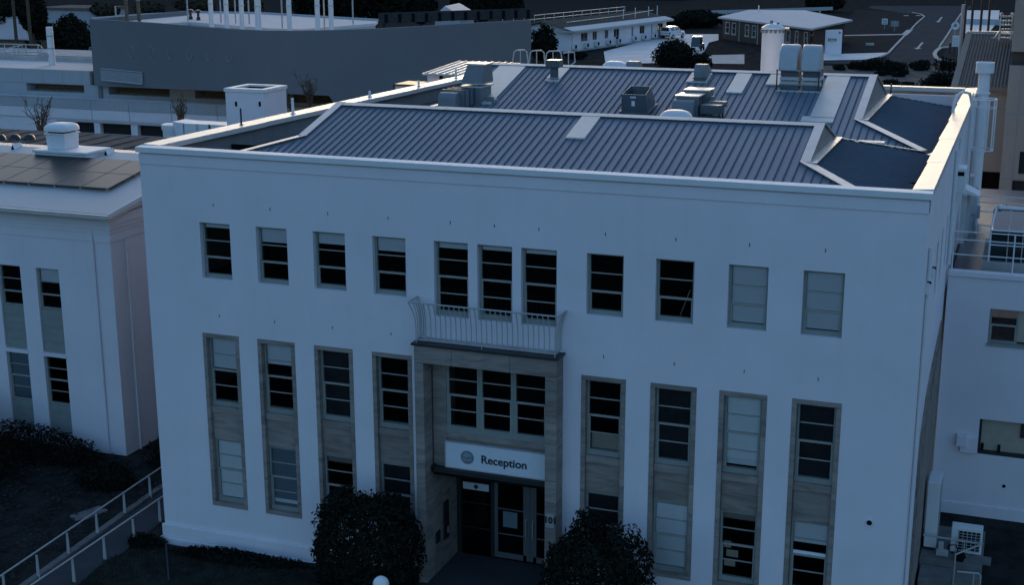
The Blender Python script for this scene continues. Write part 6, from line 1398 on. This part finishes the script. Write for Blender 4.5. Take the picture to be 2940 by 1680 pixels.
q = MB(); q.box(22.75, 23.1, 6.3, 6.5, .46, .62); q.box(22.8, 22.95, 6.35, 6.5, .62, .85); tag(q.build('pipe_box', 'galv', bevel=.01), 'small pale pipe boxes between the two air conditioners', 'box')
q = MB(); q.lathe((23.45,6.2,.46), [(.14,0),(.16,.12),(.10,.26),(.02,.28)], 14); q.tube([(23.45,6.1,.6),(23.3,6.15,.95),(23.1,6.4,.8),(23.05,6.5,.5)], .02, 6); tag(q.build('hose', 'dark', smooth=True), 'dark coiled hose on the plinth by the air conditioner', 'hose')
t = thing('yard_handrail', 'pale tubular handrail turning a corner in front of the air conditioners', 'handrail', (23.3, 5.2, 0))
p0_, p1_, p2_ = V(140, 805, y=6.3), V(910, 925, y=6.3), V(560, 1062, y=5.25)
q = MB(); q.tube([p0_, p1_, p2_, (p2_.x,5.25,-.05)], .028, 8); q.build('top_rail', 'rail_paint', t)
for px in (570, 680):
    c = V(px, 890, y=6.3); q = MB(); q.tube([(c.x,6.3,c.z),(c.x,6.3,.6)], .02, 6); q.build('post', 'rail_paint', t)
c = V(570, 1010, y=6.3); c2 = V(690, 1020, y=6.3); q = MB(); q.tube([c, c2], .02, 6); q.build('lower_rail', 'rail_paint', t)
a, b = V(580, 1285, y=4.6), V(860, 1310, y=4.6); q = MB(); q.tube([a, b, (b.x+.06,4.6,b.z-.06), (b.x+.08,4.6,-.1)], .028, 8); q.tube([(b.x-.12,4.6,b.z),(b.x-.12,4.6,-.1)], .022, 8); tag(q.build('low_handrail', 'rail_paint', smooth=True), 'short low handrail with a bent end at the bottom right corner', 'handrail')
q = MB(); q.hexa([(22.35,4.9,-.1),(24.05,5.55,-.1),(24.05,5.95,-.1),(22.35,5.95,-.1),(22.35,4.9,.28),(24.05,5.55,.28),(24.05,5.95,.28),(22.35,5.95,.28)]); tag(q.build('ramp_edge', 'slab', bevel=.02), 'pale concrete ramp edge below the plinth at the bottom right', 'ramp')
sheet('yard_ground', [Vector((22.2,-6,0)), Vector((60,-6,0)), Vector((60,10.8,0)), Vector((22.2,10.8,0))], 'ground', .02)
for k in range(7):
    b = Vector((24.6+.45*rnd.random()+k*.25, 3.0+rnd.random()*2.2, .02)); t = thing('grass_tuft', 'x', 'grass tuft', b, 'dry grass tufts in the right yard'); t['label'] = ['dry grass tuft nearest the ramp edge at the bottom right', 'dry grass tuft second from the ramp edge at the bottom right', 'dry grass tuft third from the ramp edge at the bottom right', 'dry grass tuft in the middle of the dark ground at the bottom right', 'dry grass tuft fifth from the ramp edge at the bottom right', 'dry grass tuft near the right border of the photo', 'dry grass tuft farthest right on the dark ground'][k]
    q = MB(); r = random.Random(k)
    for j in range(40):
        a_ = r.uniform(0, 6.28); l = r.uniform(.15, .4); d = Vector((math.cos(a_)*.7, math.sin(a_)*.7, .6)); o = b+Vector((r.gauss(0,.1), r.gauss(0,.1), 0)); s_ = Vector((-math.sin(a_), math.cos(a_), 0))*.012; q.quad(o-s_, o+s_, o+d*l)
    q.build('blade', 'tan_gravel', t)
# ------------------------------------------------------------------ front garden on the left: ramp with handrails, hedges, shrubs
lp = [C1(x, y, z=0) for x, y in ((40,1560),(290,1415),(515,1245),(730,1090),(935,940),(1125,810))]
ltop = [C1(x, y, y=p.y).z for (x, y), p in zip(((40,1408),(285,1238),(508,1078),(724,922),(928,778),(1116,655)), lp)]
rp_ = [C1(x, y, z=0) for x, y in ((555,1440),(785,1270),(1003,1140),(1197,988))]
rtop = [C1(x, y, y=p.y).z for (x, y), p in zip(((543,1272),(766,1108),(975,955),(1174,805)), rp_)]
zl_ = sum(ltop[1:])/len(ltop[1:]); zr_ = sum(rtop)/len(rtop)
def rail(lab, pts, zt_, ext0, ext1):
    t = thing('ramp_handrail', lab, 'handrail', pts[0], 'handrails of the garden ramp')
    d = (pts[-1]-pts[1] if len(pts) > 4 else pts[-1]-pts[0]).normalized()
    q = MB(); a, b = pts[0]-d*ext0, pts[-1]+d*ext1; q.tube([(a.x,a.y,zt_+.02),(b.x,b.y,zt_+.02)], .028, 8); q.build('rail', 'rail_paint', t, smooth=True)
    for p in pts:
        q = MB(); s_ = Vector((-d.y,d.x,0)); q.obox((p.x,p.y,-.05), s_, d, (0,0,1), .055, .02, zt_+.06)
        e_ = q.v; q.v = [tuple(Vector(v)) if v[2] < .3 else tuple(p.xy.to_3d().lerp(Vector((v[0],v[1],0)), .62)+Vector((0,0,v[2]))) for v in e_]; q.build('post', 'rail_paint', t, bevel=.004)
rail('left handrail of the garden ramp, on flat tapered posts', lp, zl_, 3.0, 4.5); rail('right handrail of the garden ramp, nearest the main facade', rp_, zr_, 5.0, 4.5)
d = (lp[-1]-lp[1]).normalized(); a, b = lp[0]-d*6, lp[-1]+d*12; v = Vector((d.y,-d.x,0))
sheet('ramp_path', [a+v*.1, a+v*1.75, b+v*1.2, b+v*.1], 'asphalt', .02)
q = MB(); q.obox((a+b)/2+v*.0, d, v, (0,0,1), (a-b).length/2, .11, .10); struct(q.build('ramp_kerb', 'slab'))
# mown lawn with a rounded edge
lw = [C1(x, y, z=.08) for x, y in ((560,1470),(800,1265),(960,1195),(1100,1178),(1240,1184),(1500,1205),(1976,1265))]+[C2(x, y, z=.2) for x, y in ((300,1320),(520,1420),(800,1500))]+[Vector((9.0,-5.5,.2)), Vector((9.0,-14,.2)), Vector((-3,-14,.1))]
vs = []; N = 14; cen = Vector((3.2, -6.0, 0)); q = MB(); ring = []
for k in range(N+1): ring.append([cen.lerp(Vector((p.x,p.y,0)), k/N) for p in lw])
vs = [(p.x, p.y, max(hgt(p.x,p.y), 0)+.05+.12*(1-k/N)) for k in range(N+1) for p in ring[k]]; n_ = len(lw)
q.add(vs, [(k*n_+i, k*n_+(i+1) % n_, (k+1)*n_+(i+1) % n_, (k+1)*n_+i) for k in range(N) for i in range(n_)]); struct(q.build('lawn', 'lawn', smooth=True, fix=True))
q = MB(); r = random.Random(11)
for _ in range(30000):
    x, y = r.uniform(-2.4, 8.8), r.uniform(-9.5, -.6)
    if y > -.9+.1*x*0 and x > 6: continue
    dd = None
    inside = False; P_ = [(p.x, p.y) for p in lw]; j = len(P_)-1
    for i in range(len(P_)):
        if (P_[i][1] > y) != (P_[j][1] > y) and x < (P_[j][0]-P_[i][0])*(y-P_[i][1])/(P_[j][1]-P_[i][1])+P_[i][0]: inside = not inside
        j = i
    if not inside: continue
    z = hgt(x,y)+.07; a_ = r.uniform(0, 6.28); s_ = Vector((math.cos(a_), math.sin(a_), 0))*.012; o = Vector((x,y,z)); q.quad(o-s_, o+s_, o+Vector((r.gauss(0,.03), r.gauss(0,.03), r.uniform(.04,.10))))
stuff(q.build('grass', 'lawn'))
# rough ground cover left of the ramp
q = MB(); r = random.Random(12)
for _ in range(9000):
    x, y = r.uniform(-12, -2.6), r.uniform(-6, 5.5)
    if r.random() > .35+.65*math.sin(x*1.7+y*.8)**2: continue
    o = Vector((x,y,.02)); a_ = r.uniform(0, 6.28); nn = Vector((r.gauss(0,.5), r.gauss(0,.5), 1)).normalized(); u_ = nn.orthogonal().normalized(); w_ = nn.cross(u_); s = r.uniform(.03,.09); h = Vector((0,0,r.uniform(0,.16)))
    q.quad(o+h-u_*s, o+h-w_*s*.5, o+h+u_*s, o+h+w_*s*.5)
stuff(q.build('ground_cover', 'mulch'))
a = C1(665, 928, z=.05); q = MB(); q.obox((a.x,a.y,0), (.4,1,0), (1,-.4,0), (0,0,1), .55, .28, .10); tag(q.build('stone_slab', 'slab', bevel=.02), 'flat pale stone slab lying in the dark garden left of the ramp', 'slab')
def hedge(lab, c, rad, n, size, seed, name='hedge'):
    t = thing(name, lab, 'hedge' if name == 'hedge' else 'shrub', (c[0], c[1], 0))
    leaves('foliage', 'foliage', t, c, rad, n, size, seed, .6, clumps=30, base=.03)
    q = MB(); q.tube([(c[0],c[1],-.1),(c[0],c[1],c[2])], .08, 6); q.build('stem', 'bark', t)
hedge('long clipped hedge along the front of the left building', (-9.3, 4.6, .35), (3.4, .95, .75), 7000, .07, 1)
hedge('big dark shrub in the corner left of the ramp', (-10.2, 1.6, 1.0), (2.6, 2.0, 1.5), 7000, .10, 2, 'large_shrub')
hedge('second dark shrub at the left edge, nearer the camera', (-9.6, -1.4, .5), (2.0, 1.8, 1.0), 4500, .10, 3, 'large_shrub')
hedge('feathery upright shrub at the left edge before the left building', (-11.3, 3.8, 1.5), (1.2, .9, 1.0), 2400, .09, 4, 'large_shrub')
hedge('low dark shrub in the gap beside the left handrail', (-4.6, 3.2, .25), (1.1, .8, .5), 1800, .07, 5, 'low_hedge_shrub'); hedge('low dark shrub in the gap behind the ramp', (-3.6, 6.4, .3), (1.2, 1.6, .6), 2200, .08, 6, 'low_hedge_shrub')
hedge('low hedge along the foot of the main facade', (3.3, -.62, .12), (2.6, .42, .36), 5200, .055, 7); hedge('small low shrub at the left corner of the main facade', (-.45, -.45, .05), (.7, .4, .24), 1500, .055, 8, 'low_hedge_shrub')
# two big rounded shrubs at the entrance
def big(lab, c, rad, seed):
    t = thing('round_shrub', lab, 'shrub', (c[0], c[1], hgt(c[0],c[1])), 'round shrubs beside the entrance')
    leaves('foliage', 'foliage', t, c, rad, 15000, .075, seed, .72, clumps=46, base=hgt(c[0],c[1]))
    q = MB(); q.tube([(c[0],c[1],0),(c[0],c[1],c[2])], .1, 8); q.build('stem', 'bark', t)
    for k in range(8):
        r = random.Random(seed+k); a_ = r.uniform(0,6.28); e_ = Vector(c)+Vector((rad[0]*.8*math.cos(a_), rad[1]*.8*math.sin(a_), rad[2]*r.uniform(-.2,.6))); q = MB(); q.tube([(c[0],c[1],c[2]-rad[2]*.6), e_], .04, 5, .015); q.build('branch', 'bark', t)
big('large round dark shrub left of the entrance', (7.86, -1.75, 1.72), (1.66, 1.25, 1.86), 31)
big('large round dark shrub right of the entrance', (14.60, -1.75, 1.78), (1.50, 1.25, 1.92), 32)
gc = C2(920, 1450, y=-6.0)
t = thing('globe_lamp', 'white globe lamp at the bottom edge in front of the left round shrub', 'lamp', (gc.x, -6.0, 0))
zc = C2(920, 1395, y=-6.0).z-.2
q = MB(); prof = [(.2*math.sin(math.pi*k/12)+.001, -.2*math.cos(math.pi*k/12)) for k in range(13)]; q.lathe((gc.x,-6.0,zc), prof, 24); q.build('globe', 'globe', t, smooth=True)
q = MB(); q.lathe((gc.x,-6.0,hgt(gc.x,-6)), [(.09,0),(.09,.1),(.045,.15),(.045,zc-.28-hgt(gc.x,-6)),(.1,zc-.2-hgt(gc.x,-6))], 12); q.build('post', 'black_metal', t, smooth=True)
a, b = C1(1240, 1184, z=.1), C1(1262, 1456, z=.1)
q = MB(); q.tube([(a.x,a.y,.0),(a.x,a.y,.12)], .02, 6); 
struct(sheet('lawn_edging', [a-Vector((.03,0,0)), a+Vector((.03,0,0)), b+Vector((.03,0,0)), b-Vector((.03,0,0))], 'edge_dark', .16))
